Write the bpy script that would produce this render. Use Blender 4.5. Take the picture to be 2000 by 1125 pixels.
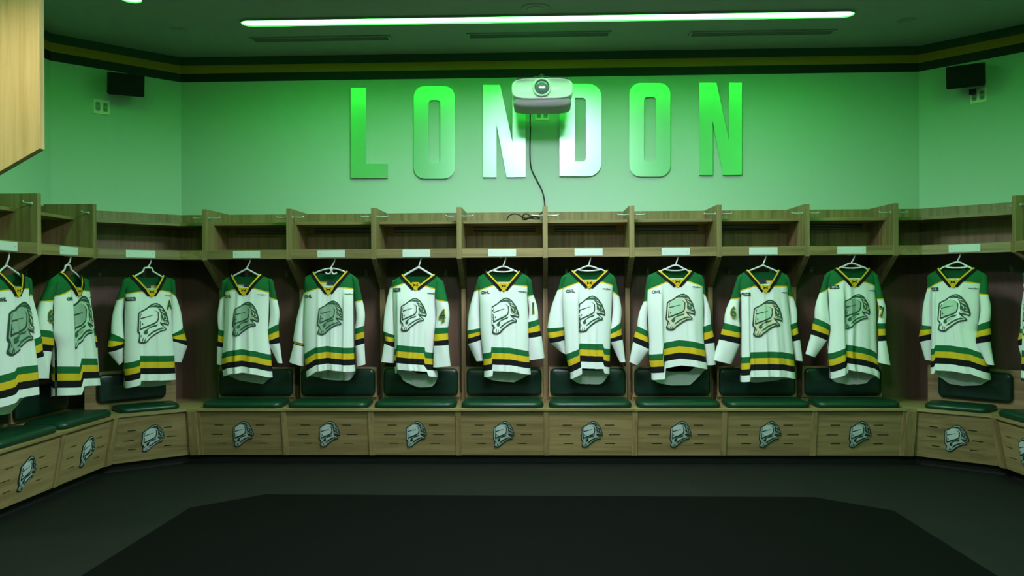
import bpy, bmesh, math, random
from mathutils import Vector, Matrix

for o in list(bpy.data.objects):
    bpy.data.objects.remove(o, do_unlink=True)
SC = bpy.context.scene
COL = SC.collection
PI = math.pi

# ------------------------------------------------------------------ camera
F = 1600.0                                   # focal length in pixels of the 2000 px wide frame
YAW, PIT, ROL = -0.0342, -0.0002, -0.0055
CAM = Vector((-0.041, -6.0107, 1.3147))
_fw = Vector((math.sin(YAW) * math.cos(PIT), math.cos(YAW) * math.cos(PIT), math.sin(PIT)))
_r0 = Vector((math.cos(YAW), -math.sin(YAW), 0))
_u0 = _r0.cross(_fw)
_R = _r0 * math.cos(ROL) + _u0 * math.sin(ROL)
_U = _u0 * math.cos(ROL) - _r0 * math.sin(ROL)
cd = bpy.data.cameras.new('camera')
cam = bpy.data.objects.new('camera', cd)
COL.objects.link(cam)
cd.sensor_fit = 'HORIZONTAL'
cd.sensor_width = 36
cd.lens = F / 2000 * 36
cd.clip_start = 0.05
m = Matrix((_R, _U, -_fw)).transposed().to_4x4()
m.translation = CAM
cam.matrix_world = m
SC.camera = cam

# ------------------------------------------------------------------ world, exposure, light levels
w = bpy.data.worlds.new('world')
SC.world = w
w.use_nodes = True
w.node_tree.nodes['Background'].inputs[0].default_value = (0.02, 0.03, 0.025, 1)
w.node_tree.nodes['Background'].inputs[1].default_value = 0.05
SC.view_settings.view_transform = 'Standard'
SC.view_settings.look = 'None'
SC.view_settings.exposure = 0.0
SC.view_settings.gamma = 1.0
SC.view_settings.use_curve_mapping = False
CENTRE_LIGHT = (55.0, (0.80, 0.90, 1.0))    # white ceiling lamps: strength, colour
LAMP_Y = (-1.75, -4.9)
ADDED_SPOT = 110.0
STRIP_LIGHT = (1.1, 20.5, 1.7)               # green LED strip radiance


def ray(px, py):
    """direction of a photograph pixel (2000x1125)"""
    return (_R * ((px - 1000) / F) - _U * ((py - 562.5) / F) + _fw)


def on_plane(px, py, p0, n):
    d = ray(px, py)
    t = (Vector(p0) - CAM).dot(n) / d.dot(n)
    return CAM + d * t


# ------------------------------------------------------------------ materials
MATS = {}


def nodes(name):
    mt = bpy.data.materials.new(name)
    mt.use_nodes = True
    nt = mt.node_tree
    return mt, nt, nt.nodes['Principled BSDF']


def simple(name, col, rough=0.6, metal=0.0, spec=0.5, bump=None, var=None, coat=0.0):
    mt, nt, b = nodes(name)
    b.inputs['Base Color'].default_value = (*col, 1)
    b.inputs['Roughness'].default_value = rough
    b.inputs['Metallic'].default_value = metal
    b.inputs['Specular IOR Level'].default_value = spec
    b.inputs['Coat Weight'].default_value = coat
    tc = nt.nodes.new('ShaderNodeTexCoord')
    if var:
        n = nt.nodes.new('ShaderNodeTexNoise')
        n.inputs['Scale'].default_value = var[0]
        n.inputs['Detail'].default_value = 4
        nt.links.new(tc.outputs['Object'], n.inputs['Vector'])
        mx = nt.nodes.new('ShaderNodeMix')
        mx.data_type = 'RGBA'
        mx.inputs[6].default_value = (*[c * (1 - var[1]) for c in col], 1)
        mx.inputs[7].default_value = (*[min(1, c * (1 + var[1])) for c in col], 1)
        nt.links.new(n.outputs['Fac'], mx.inputs[0])
        nt.links.new(mx.outputs[2], b.inputs['Base Color'])
    if bump:
        n = nt.nodes.new('ShaderNodeTexNoise')
        n.inputs['Scale'].default_value = bump[0]
        n.inputs['Detail'].default_value = 3
        nt.links.new(tc.outputs['Object'], n.inputs['Vector'])
        bp = nt.nodes.new('ShaderNodeBump')
        bp.inputs['Strength'].default_value = bump[1]
        bp.inputs['Distance'].default_value = bump[2]
        nt.links.new(n.outputs['Fac'], bp.inputs['Height'])
        nt.links.new(bp.outputs['Normal'], b.inputs['Normal'])
    MATS[name] = mt
    return mt


def wood(name, axis, c1, c2, rough=0.5):
    """oak veneer: grain runs along the given object axis"""
    mt, nt, b = nodes(name)
    tc = nt.nodes.new('ShaderNodeTexCoord')
    mp = nt.nodes.new('ShaderNodeMapping')
    sc = [26, 26, 26]
    sc[axis] = 1.3
    mp.inputs['Scale'].default_value = sc
    oi = nt.nodes.new('ShaderNodeObjectInfo')
    ml = nt.nodes.new('ShaderNodeVectorMath')
    ml.operation = 'SCALE'
    ml.inputs[0].default_value = (7.1, 3.3, 5.7)
    nt.links.new(oi.outputs['Random'], ml.inputs['Scale'])
    nt.links.new(ml.outputs[0], mp.inputs['Location'])
    nt.links.new(tc.outputs['Object'], mp.inputs['Vector'])
    n1 = nt.nodes.new('ShaderNodeTexNoise')
    n1.inputs['Scale'].default_value = 1.0
    n1.inputs['Detail'].default_value = 6
    n1.inputs['Roughness'].default_value = 0.6
    n1.inputs['Distortion'].default_value = 0.6
    nt.links.new(mp.outputs[0], n1.inputs['Vector'])
    rp = nt.nodes.new('ShaderNodeValToRGB')
    rp.color_ramp.elements[0].position = 0.34
    rp.color_ramp.elements[0].color = (*c1, 1)
    rp.color_ramp.elements[1].position = 0.62
    rp.color_ramp.elements[1].color = (*c2, 1)
    nt.links.new(n1.outputs['Fac'], rp.inputs[0])
    hs = nt.nodes.new('ShaderNodeHueSaturation')
    ma = nt.nodes.new('ShaderNodeMapRange')
    ma.inputs['To Min'].default_value = 0.88
    ma.inputs['To Max'].default_value = 1.12
    nt.links.new(oi.outputs['Random'], ma.inputs['Value'])
    nt.links.new(ma.outputs[0], hs.inputs['Value'])
    nt.links.new(rp.outputs[0], hs.inputs['Color'])
    nt.links.new(hs.outputs[0], b.inputs['Base Color'])
    b.inputs['Roughness'].default_value = rough
    bp = nt.nodes.new('ShaderNodeBump')
    bp.inputs['Strength'].default_value = 0.15
    bp.inputs['Distance'].default_value = 0.002
    nt.links.new(n1.outputs['Fac'], bp.inputs['Height'])
    nt.links.new(bp.outputs[0], b.inputs['Normal'])
    MATS[name] = mt
    return mt


def emit(name, col, strength):
    mt, nt, b = nodes(name)
    b.inputs['Base Color'].default_value = (0.8, 0.8, 0.8, 1)
    b.inputs['Emission Color'].default_value = (*col, 1)
    b.inputs['Emission Strength'].default_value = strength
    MATS[name] = mt
    return mt


OAK1, OAK2 = (0.185, 0.123, 0.050), (0.315, 0.222, 0.096)
wood('oak_x', 0, OAK1, OAK2)
wood('oak_z', 2, OAK1, OAK2)
wood('oak_y', 1, OAK1, OAK2)
wood('dark_wood_z', 2, (0.125, 0.070, 0.042), (0.155, 0.09, 0.055), 0.5)  # darker, redder brown than the oak, with little grain contrast
wood('maple_z', 2, (0.46, 0.31, 0.11), (0.60, 0.43, 0.18), 0.45)
simple('wall_paint', (0.47, 0.60, 0.51), 0.75, bump=(160, 0.08, 0.002))
simple('ceiling_paint', (0.33, 0.35, 0.33), 0.9, bump=(220, 0.05, 0.002))
simple('band_green', (0.012, 0.07, 0.03), 0.6)
simple('band_gold', (0.45, 0.22, 0.012), 0.6)
simple('band_black', (0.006, 0.006, 0.006), 0.6)
simple('floor_rubber', (0.0095, 0.0095, 0.0080), 0.75, spec=0.12, var=(6, 0.25), bump=(90, 0.2, 0.002))
simple('mat_rubber', (0.0018, 0.0019, 0.0017), 0.9, spec=0.06, var=(9, 0.2), bump=(200, 0.2, 0.002))
simple('toe_black', (0.004, 0.004, 0.004), 0.7)
simple('knit_white', (0.80, 0.81, 0.80), 0.9, spec=0.2, bump=(420, 0.25, 0.0015))
simple('knit_green', (0.010, 0.125, 0.036), 0.85, spec=0.2, bump=(420, 0.25, 0.0015))
simple('knit_gold', (0.70, 0.45, 0.018), 0.85, spec=0.2, bump=(420, 0.25, 0.0015))
simple('knit_black', (0.007, 0.006, 0.008), 0.85, spec=0.2, bump=(420, 0.25, 0.0015))
simple('crest_dark', (0.020, 0.055, 0.035), 0.6)
simple('crest_green', (0.018, 0.095, 0.045), 0.6)
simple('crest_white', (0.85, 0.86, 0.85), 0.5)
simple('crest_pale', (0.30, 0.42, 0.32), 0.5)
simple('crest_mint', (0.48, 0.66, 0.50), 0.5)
simple('crest_cream', (0.72, 0.66, 0.48), 0.6)
simple('print_dark', (0.03, 0.035, 0.04), 0.6)
simple('print_blue', (0.02, 0.03, 0.07), 0.6)
simple('vinyl_green', (0.003, 0.032, 0.015), 0.36, spec=0.4, bump=(300, 0.1, 0.001))
simple('vinyl_dark', (0.004, 0.022, 0.013), 0.35, bump=(300, 0.1, 0.001))
simple('plastic_white', (0.80, 0.82, 0.81), 0.3)
simple('plate_white', (0.70, 0.74, 0.72), 0.25, metal=0.0, coat=0.3)
simple('chrome', (0.75, 0.76, 0.75), 0.25, metal=1.0)
simple('hook_grey', (0.55, 0.55, 0.52), 0.35, metal=0.4)
simple('steel', (0.5, 0.5, 0.5), 0.4, metal=1.0)
simple('letter_metal', (0.42, 0.88, 0.50), 0.36, metal=0.85)
simple('black_plastic', (0.005, 0.005, 0.005), 0.5)
simple('black_grille', (0.003, 0.003, 0.003), 0.9, bump=(500, 0.4, 0.002))
simple('proj_white', (0.72, 0.76, 0.72), 0.35)
simple('proj_grey', (0.30, 0.32, 0.28), 0.5)
simple('glass_dark', (0.13, 0.135, 0.18), 0.22, spec=0.8, coat=1.0)
simple('beige_plate', (0.86, 0.82, 0.66), 0.4)
simple('emblem_silver', (0.50, 0.58, 0.54), 0.4, metal=0.3)
simple('emblem_pale', (0.62, 0.70, 0.69), 0.35, metal=0.2)
simple('emblem_dark', (0.012, 0.028, 0.022), 0.45)
simple('vent_dark', (0.02, 0.02, 0.02), 0.6)
simple('vent_frame', (0.30, 0.32, 0.30), 0.6)
emit('led_green', STRIP_LIGHT, 1.0)
emit('centre_glow', CENTRE_LIGHT[1], CENTRE_LIGHT[0])


# ------------------------------------------------------------------ mesh helpers
class MB:
    def __init__(s):
        s.v, s.f = [], []

    def add(s, vs, fs):
        n = len(s.v)
        s.v += [tuple(v) for v in vs]
        s.f += [tuple(i + n for i in f) for f in fs]
        return s

    def box(s, x0, x1, y0, y1, z0, z1):
        vs = [(x0, y0, z0), (x1, y0, z0), (x1, y1, z0), (x0, y1, z0), (x0, y0, z1), (x1, y0, z1), (x1, y1, z1), (x0, y1, z1)]
        return s.add(vs, [(3, 2, 1, 0), (4, 5, 6, 7), (0, 1, 5, 4), (1, 2, 6, 5), (2, 3, 7, 6), (3, 0, 4, 7)])

    def loft(s, a, b):
        """closed prism between two equal polygons of 3-D points"""
        n = len(a)
        return s.add(list(a) + list(b), [tuple(range(n))[::-1], tuple(range(n, 2 * n))] + [(i, (i + 1) % n, (i + 1) % n + n, i + n) for i in range(n)])

    def prism(s, poly, z0, z1):
        return s.loft([(x, y, z0) for x, y in poly], [(x, y, z1) for x, y in poly])

    def ex_x(s, poly, x0, x1):      # poly of (y, z)
        return s.loft([(x0, y, z) for y, z in poly], [(x1, y, z) for y, z in poly])

    def ex_y(s, poly, y0, y1):      # poly of (x, z)
        return s.loft([(x, y0, z) for x, z in poly], [(x, y1, z) for x, z in poly])

    def tube(s, path, r, n=8, cap=True):
        path = [Vector(p) for p in path]
        rings = []
        prev = None
        for i, p in enumerate(path):
            t = (path[min(i + 1, len(path) - 1)] - path[max(i - 1, 0)]).normalized()
            if prev is None:
                up = Vector((0, 0, 1)) if abs(t.z) < 0.9 else Vector((1, 0, 0))
                a = t.cross(up).normalized()
            else:
                a = (prev - t * prev.dot(t)).normalized()
            prev = a
            b = t.cross(a)
            rr = r[i] if isinstance(r, (list, tuple)) else r
            rings.append([p + (a * math.cos(2 * PI * k / n) + b * math.sin(2 * PI * k / n)) * rr for k in range(n)])
        vs = [v for q in rings for v in q]
        fs = []
        for i in range(len(path) - 1):
            for k in range(n):
                fs.append((i * n + k, i * n + (k + 1) % n, (i + 1) * n + (k + 1) % n, (i + 1) * n + k))
        if cap:
            fs.append(tuple(range(n))[::-1])
            fs.append(tuple(range(len(vs) - n, len(vs))))
        return s.add(vs, fs)

    def cyl(s, c, axis, r, h, n=24, r2=None):
        c = Vector(c)
        ax = Vector(axis).normalized()
        a = ax.orthogonal().normalized()
        b = ax.cross(a)
        r2 = r if r2 is None else r2
        A = [c + (a * math.cos(2 * PI * k / n) + b * math.sin(2 * PI * k / n)) * r for k in range(n)]
        B = [c + ax * h + (a * math.cos(2 * PI * k / n) + b * math.sin(2 * PI * k / n)) * r2 for k in range(n)]
        return s.loft(A, B)

    def xf(s, fn):
        s.v = [tuple(fn(Vector(v))) for v in s.v]
        return s

    def mesh(s, name, mat, smooth=False, bevel=0):
        me = bpy.data.meshes.new(name)
        me.from_pydata(s.v, [], s.f)
        bm = bmesh.new()
        bm.from_mesh(me)
        bmesh.ops.recalc_face_normals(bm, faces=bm.faces)
        if bevel:
            es = [e for e in bm.edges if len(e.link_faces) == 2 and e.calc_face_angle(0) > 0.5]
            bmesh.ops.bevel(bm, geom=es, offset=bevel, segments=1, affect='EDGES', clamp_overlap=True)
        bm.to_mesh(me)
        bm.free()
        me.materials.append(MATS[mat])
        if smooth:
            for p in me.polygons:
                p.use_smooth = True
        return me

    def build(s, name, mat, parent=None, smooth=False, loc=None, bevel=0):
        return link(name, s.mesh(name, mat, smooth, bevel), parent, loc)


def link(name, me, parent=None, loc=None):
    o = bpy.data.objects.new(name, me)
    COL.objects.link(o)
    if parent is not None:
        o.parent = parent
    if loc is not None:
        o.location = loc
    return o


def tag(o, label=None, cat=None, group=None, kind=None):
    if label:
        o['label'] = label
    if cat:
        o['category'] = cat
    if group:
        o['group'] = group
    if kind:
        o['kind'] = kind
    return o


def thing(name, label, cat, loc=(0, 0, 0), rz=0, group=None):
    o = bpy.data.objects.new(name, None)
    o.empty_display_size = 0.1
    COL.objects.link(o)
    o.location = loc
    o.rotation_euler = (0, 0, rz)
    return tag(o, label, cat, group)


def smooth_path(pts, k=5):
    """Catmull-Rom through 3-D points"""
    P = [Vector(p) for p in pts]
    out = []
    for i in range(len(P) - 1):
        a, b, c, d = P[max(i - 1, 0)], P[i], P[i + 1], P[min(i + 2, len(P) - 1)]
        for j in range(k):
            t = j / k
            out.append(0.5 * ((2 * b) + (c - a) * t + (2 * a - 5 * b + 4 * c - d) * t * t + (3 * b - a - 3 * c + d) * t ** 3))
    out.append(P[-1])
    return out


def rrect(w, h, r, n=5, cx=0, cy=0):
    pts = []
    for qx, qy, a0 in ((1, 1, 0), (-1, 1, 90), (-1, -1, 180), (1, -1, 270)):
        for k in range(n + 1):
            a = math.radians(a0 + 90 * k / n)
            pts.append((cx + qx * (w / 2 - r) + r * math.cos(a), cy + qy * (h / 2 - r) + r * math.sin(a)))
    return pts


def pad(mb, w, h, t, r, fn, taper=0):
    """puffed upholstered pad: plan w x h, thickness t, fn maps (x, y, height) to 3-D"""
    rings = []
    for ins, hh in ((0.006, 0.0), (0.0, t * 0.35), (0.002, t * 0.6), (0.010, t * 0.85), (0.024, t * 0.97), (0.06, t * 1.05), (0.10, t * 1.10)):
        rr = max(0.008, r - ins)
        pts = rrect(w - 2 * ins, h - 2 * ins, rr)
        rings.append([fn(x * (1 + taper * y / h), y, hh) for x, y in pts])
    n = len(rings[0])
    vs = [p for q in rings for p in q]
    fs = [tuple(range(n))]
    for i in range(len(rings) - 1):
        for k in range(n):
            fs.append((i * n + k, i * n + (k + 1) % n, (i + 1) * n + (k + 1) % n, (i + 1) * n + k))
    fs.append(tuple(range(len(vs) - n, len(vs))))
    mb.add(vs, fs)
    return mb


# ------------------------------------------------------------------ the room
ZC = 3.2185                     # ceiling
YW, XW = 0.62, 3.66             # back wall, side walls
XC, YC = 2.98, -0.06            # wall corners of the angled sections
YF = -8.6                       # wall behind the camera
SHELL = [(-XW, YF), (-XW, YC), (-XC, YW), (XC, YW), (XW, YC), (XW, YF)]


def wall(name, a, b, mat='wall_paint'):
    (x0, y0), (x1, y1) = a, b
    d = Vector((x1 - x0, y1 - y0, 0)).normalized()
    n = Vector((-d.y, d.x, 0)) * 0.12
    mb = MB()
    mb.prism([(x0, y0), (x1, y1), (x1 + n.x, y1 + n.y), (x0 + n.x, y0 + n.y)], 0, ZC)
    return tag(mb.build(name, mat), kind='structure')


names = ['wall_left', 'wall_left_corner', 'wall_back', 'wall_right_corner', 'wall_right']
for i, nm in enumerate(names):
    wall(nm, SHELL[i], SHELL[i + 1])
wall('wall_front', SHELL[5], SHELL[0], 'dark_wood_z')
mb = MB().box(-4.0, 4.0, YF - .2, 0.9, -0.1, 0.0)
tag(mb.build('floor', 'floor_rubber'), kind='structure')
mb = MB().box(-4.0, 4.0, YF - .2, 0.9, ZC, ZC + 0.1)
tag(mb.build('ceiling', 'ceiling_paint'), kind='structure')


def band(name, z0, z1, mat):
    """thin painted border board running round the top of the walls"""
    def off(k):
        t = math.tan(math.radians(22.5)) * k
        return [(-XW + k, YF), (-XW + k, YC - t), (-XC + t, YW - k), (XC - t, YW - k), (XW - k, YC - t), (XW - k, YF)]
    mb = MB()
    a, b = off(0.0), off(0.006)
    for i in range(5):
        mb.prism([a[i], a[i + 1], b[i + 1], b[i]], z0, z1)
    tag(mb.build(name, mat), kind='structure')


H3 = (ZC - 3.0177) / 3
band('trim_1', ZC - H3, ZC, 'band_green')
band('trim_2', ZC - 2 * H3, ZC - H3, 'band_gold')
band('trim_3', ZC - 3 * H3, ZC - 2 * H3, 'band_black')

mb = MB().prism([(-2.15, -8.0), (2.01, -8.0), (2.01, -1.17), (1.65, -0.865), (-1.80, -0.84), (-2.15, -1.16)], 0.0, 0.006)
tag(mb.build('floor_mat', 'mat_rubber'), 'large black rubber mat with cut corners in the middle of the floor', 'mat')

# ------------------------------------------------------------------ ceiling fittings
def strip(label, a, b):
    a, b = Vector((*a, ZC)), Vector((*b, ZC))
    d = (b - a).normalized()
    n = Vector((-d.y, d.x, 0))
    t = thing('light_strip', label, 'light', (a + b) / 2, 0, 'ceiling light strips')
    L = (b - a).length
    def shape(hw, L):
        pts = []
        for sgn in (1, -1):
            for k in range(7):
                an = -PI / 2 + PI * k / 6
                pts.append(d * sgn * (L / 2 - hw + hw * math.cos(an)) + n * sgn * hw * math.sin(an))
        return pts
    lo = shape(0.064, L)
    MB().loft([p + Vector((0, 0, -0.006)) for p in lo], [p + Vector((0, 0, -0.001)) for p in lo]).build('diffuser', 'led_green', t)
    a_, b_ = shape(0.064, L + .001), shape(0.073, L + 0.02)
    hs = MB()
    n_ = len(a_)
    vs = [p + Vector((0, 0, z)) for z in (-.014, 0) for q in (a_, b_) for p in q]
    fs = []
    for k in range(n_):
        k2 = (k + 1) % n_
        fs += [(k, k2, n_ + k2, n_ + k), (k, k2, 2 * n_ + k2, 2 * n_ + k), (n_ + k, n_ + k2, 3 * n_ + k2, 3 * n_ + k)]
    hs.add(vs, fs).build('housing', 'vent_frame', t)
    return t


strip('long glowing green light strip across the ceiling above the LONDON lettering', (-2.155, -0.245), (2.155, -0.225))
strip('glowing green ceiling strip whose tip shows beside the tall maple end panel', (-2.69, -0.70), (-2.69, -2.45))
strip('glowing green ceiling strip on the near side of the maple end panel', (-2.69, -3.7), (-2.69, -6.8))
strip('long glowing green light strip across the far end of the ceiling', (-2.155, -7.2), (2.155, -7.2))
strip('glowing green ceiling strip over the side opposite the maple end panel', (2.69, -0.70), (2.69, -6.6))

def lamp(label, y):
    t = thing('ceiling_lamp', label, 'light', (0.03, y, ZC), 0, 'white ceiling lamps')
    MB().prism(rrect(LAMP_W, LAMP_L, .18), -.03, -.012).build('diffuser', 'centre_glow', t)
    MB().prism(rrect(LAMP_W + .06, LAMP_L + .06, .2), -.012, 0).build('housing', 'vent_frame', t)
    a_, b_ = rrect(LAMP_W + .02, LAMP_L + .02, .18), rrect(LAMP_W + .06, LAMP_L + .06, .2)
    n_ = len(a_)
    vs = [(x, y, z) for z in (-.03 - LAMP_SKIRT, -.012) for q in (a_, b_) for x, y in q]
    fs = []
    for k in range(n_):
        k2 = (k + 1) % n_
        fs += [(k, k2, n_ + k2, n_ + k), (k, k2, 2 * n_ + k2, 2 * n_ + k), (n_ + k, n_ + k2, 3 * n_ + k2, 3 * n_ + k)]
    MB().add(vs, fs).build('shade', 'black_plastic', t)


LAMP_W, LAMP_L, LAMP_SKIRT = .85, 1.0, .08
lamp('square white ceiling lamp nearer to the lettered wall', LAMP_Y[0])
lamp('square white ceiling lamp farther from the lettered wall', LAMP_Y[1])

# unseen spot lamp, added to brighten the tall end panel
t = thing('added_spot', 'small round unseen spot lamp added to light the maple end panel', 'light', (-2.15, -3.3, ZC))
rv = [(r * math.cos(2 * PI * k / 28), r * math.sin(2 * PI * k / 28), z) for r, z in ((.105, -.001), (.105, -.008), (.085, -.008), (.075, -.001)) for k in range(28)]
MB().add(rv, [(i * 28 + k, i * 28 + (k + 1) % 28, (i + 1) * 28 + (k + 1) % 28, (i + 1) * 28 + k) for i in range(3) for k in range(28)]).build('trim_ring', 'vent_frame', t, True)
ld = bpy.data.lights.new('bulb', 'SPOT')
ld.energy, ld.spot_size, ld.spot_blend, ld.shadow_soft_size, ld.color = ADDED_SPOT, math.radians(105), .6, .06, (1.0, .93, .85)
lo = bpy.data.objects.new('bulb', ld)
COL.objects.link(lo)
lo.parent = t
lo.location = (0, 0, -.03)


def vent(label, xa, xb, y):
    t = thing('ceiling_vent', label, 'vent', ((xa + xb) / 2, y, ZC), 0, 'slot vents in the ceiling')
    hw = (xb - xa) / 2
    mb = MB()
    for x0, x1, y0, y1 in ((-hw, hw, -.055, -.042), (-hw, hw, .042, .055), (-hw, -hw + .02, -.042, .042), (hw - .02, hw, -.042, .042)):
        mb.box(x0, x1, y0, y1, -0.010, 0)
    mb.build('frame', 'vent_frame', t)
    MB().box(-hw + .02, hw - .02, -.042, .042, -0.002, 0).build('backing', 'vent_dark', t)
    for k in range(3):
        MB().box(-hw + .02, hw - .02, -.026 + .024 * k, -.022 + .024 * k, -0.009, -0.002).build('slat', 'vent_frame', t)


vent('slim dark slot vent in the ceiling above the letter L', -2.23, -1.16, 0.16)
vent('slim dark slot vent in the ceiling above the white projector', -0.58, 0.50, 0.145)
vent('slim dark slot vent in the ceiling above the last letter N', 1.09, 2.17, 0.19)


def ceiling_disc(label, px, py, r):
    p = on_plane(px, py, (0, 0, ZC), Vector((0, 0, 1)))
    t = thing('sprinkler_cover', label, 'sprinkler', (p.x, p.y, ZC), 0, 'round covers in the ceiling')
    MB().cyl((0, 0, -0.008), (0, 0, 1), r * .92, 0.008, 28, r).build('rim', 'vent_frame', t)
    MB().cyl((0, 0, -0.014), (0, 0, 1), r * .55, 0.006, 24, r * .62).build('cap', 'vent_frame', t)


ceiling_disc('round sprinkler cover in the ceiling nearer to the maple end panel', 348, 58, .065)
ceiling_disc('round sprinkler cover in the ceiling above the last stall of the back row', 1770, 40, .06)
ceiling_disc('large round cover in the ceiling just in front of the long light strip', 1046, 15, .10)

# ------------------------------------------------------------------ LONDON letters
WN = Vector((0, 1, 0))


def lpt(cx, cy):                # point of the lettering measurement -> (x, z) on the back wall
    p = on_plane(640 + cx / 2.381, 120 + cy / 2.381, (0, YW, 0), WN)
    return p.x, p.z


def letter(label, outer, inner=None):
    o2 = [lpt(*q) for q in outer]
    bm = bmesh.new()
    loops = [o2] + ([[lpt(*q) for q in inner]] if inner else [])
    edges = []
    for lp in loops:
        vs = [bm.verts.new((x, YW - 0.022, z)) for x, z in lp]
        edges += [bm.edges.new((vs[i], vs[(i + 1) % len(vs)])) for i in range(len(vs))]
    bmesh.ops.triangle_fill(bm, edges=edges, use_beauty=True)
    r = bmesh.ops.extrude_face_region(bm, geom=list(bm.faces))
    for v in r['geom']:
        if isinstance(v, bmesh.types.BMVert):
            v.co.y = YW
    bmesh.ops.recalc_face_normals(bm, faces=bm.faces)
    c = Vector((sum(x for x, z in o2) / len(o2), YW, min(z for x, z in o2)))
    for v in bm.verts:
        v.co -= c
    me = bpy.data.meshes.new('wall_letter')
    bm.to_mesh(me)
    bm.free()
    me.materials.append(MATS['letter_metal'])
    o = link('wall_letter', me, None, c)
    tag(o, label, 'letter', 'letters of the word LONDON')


def crr(x0, y0, x1, y1, r, sides='lr', n=6):
    pts = []
    for cx, cy, a0, s in ((x1 - r, y1 - r, 0, 'r'), (x0 + r, y1 - r, 90, 'l'), (x0 + r, y0 + r, 180, 'l'), (x1 - r, y0 + r, 270, 'r')):
        if s in sides:
            for k in range(n + 1):
                a = math.radians(a0 + 90 * k / n)
                pts.append((cx + r * math.cos(a), cy + r * math.sin(a)))
        else:
            pts.append((x0 if s == 'l' else x1, y1 if a0 in (0, 90) else y0))
    return pts


letter('glossy green metal letter L, first letter of the word on the wall', [(110, 126), (181, 125), (181, 477), (281, 477), (281, 543), (111, 544)])
letter('glossy green metal letter O between the L and the first N on the wall', crr(402, 117, 593, 547, 52), crr(471, 182, 525, 474, 16))
NB = [(0, 0), (79, 0), (137, 268), (137, 0), (197, 0), (197, 427), (110, 428), (62, 178), (62, 428), (0, 428)]
letter('glossy green metal letter N partly covered by the white projector', [(723 + x, 112 + y) for x, y in NB])
letter('glossy green metal letter D beside the white projector', crr(1078, 107, 1272, 535, 60, 'r'), crr(1149, 172, 1200, 468, 16, 'r'))
letter('glossy green metal letter O between the D and the last N on the wall', crr(1401, 103, 1592, 537, 52), crr(1470, 168, 1525, 469, 16))
letter('glossy green metal letter N, last letter of the word on the wall', [(1726 + x, 102 + y) for x, y in NB])

# ------------------------------------------------------------------ knight emblem outlines (measured on a crest, y down)
EO = [(170, 425), (200, 395), (290, 345), (370, 280), (440, 240), (500, 230), (550, 250), (600, 285), (640, 340), (690, 410), (720, 500), (745, 580),
      (747, 612), (735, 652), (718, 650), (690, 632), (640, 622), (605, 614), (640, 660), (692, 700), (690, 738), (600, 752), (520, 795), (440, 855), (380, 905),
      (340, 955), (290, 975), (230, 975), (180, 950), (170, 925), (185, 880), (200, 812), (160, 770), (155, 740), (163, 600)]
E_CREAM = [(187, 435), (215, 410), (300, 362), (380, 297), (445, 258), (500, 249), (545, 268), (588, 302), (625, 352), (672, 420), (702, 508), (727, 585),
           (729, 620), (695, 610), (640, 598), (590, 590), (575, 575), (560, 600), (590, 640), (630, 675), (672, 710), (668, 722), (595, 733), (510, 778), (430, 838), (368, 888),
           (325, 938), (285, 955), (235, 955), (197, 938), (190, 922), (205, 880), (222, 805), (180, 760), (175, 738), (181, 600)]
E_FACE = [(226, 690), (224, 560), (232, 470), (262, 405), (330, 352), (415, 338), (480, 352), (512, 400), (516, 500), (498, 565), (420, 605), (320, 645)]
E_JAWP = [(350, 745), (370, 712), (430, 690), (470, 692), (440, 730), (380, 762), (350, 770)]
E_DARK = [
    [(440, 362), (500, 378), (540, 410), (538, 520), (520, 580), (470, 622), (330, 682), (215, 735), (203, 725), (212, 560), (226, 560), (226, 698), (320, 655), (425, 612), (500, 568), (520, 500), (514, 405), (480, 378)],
    [(216, 512), (340, 478), (445, 452), (445, 462), (350, 492), (220, 538)],
    [(238, 420), (226, 470), (216, 510), (208, 500), (220, 440)],
    [(240, 618), (262, 600), (268, 628), (248, 648)],
    [(232, 820), (246, 815), (240, 858), (222, 872)],
    [(268, 868), (282, 862), (268, 935), (248, 940)],
    [(305, 885), (318, 878), (305, 935), (284, 942)],
    [(205, 900), (218, 895), (222, 935), (208, 925)],
]
E_MANE = [
    [(350, 322), (430, 280), (500, 266), (550, 285), (604, 330), (560, 326), (500, 312), (430, 308)],
    [(515, 330), (570, 338), (622, 362), (655, 415), (690, 470), (712, 540), (724, 592), (645, 588), (592, 562), (572, 500), (575, 430), (552, 372)],
    [(272, 772), (298, 735), (350, 698), (410, 658), (530, 622), (500, 665), (430, 680), (362, 708), (338, 745), (348, 782), (318, 815), (286, 808)],
    [(330, 862), (350, 822), (440, 750), (530, 703), (600, 680), (655, 704), (560, 722), (460, 772), (390, 830)],
]
E_MANE_GAP = [[(560, 352), (600, 378), (640, 400), (655, 425), (612, 405), (585, 385)], [(590, 415), (612, 440), (640, 470), (632, 520), (618, 470), (600, 450)],
              [(650, 470), (684, 488), (700, 540), (668, 548), (645, 520), (660, 530), (684, 528), (676, 500)], [(585, 500), (610, 545), (660, 572), (715, 580), (650, 582), (600, 560)]]


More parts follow.
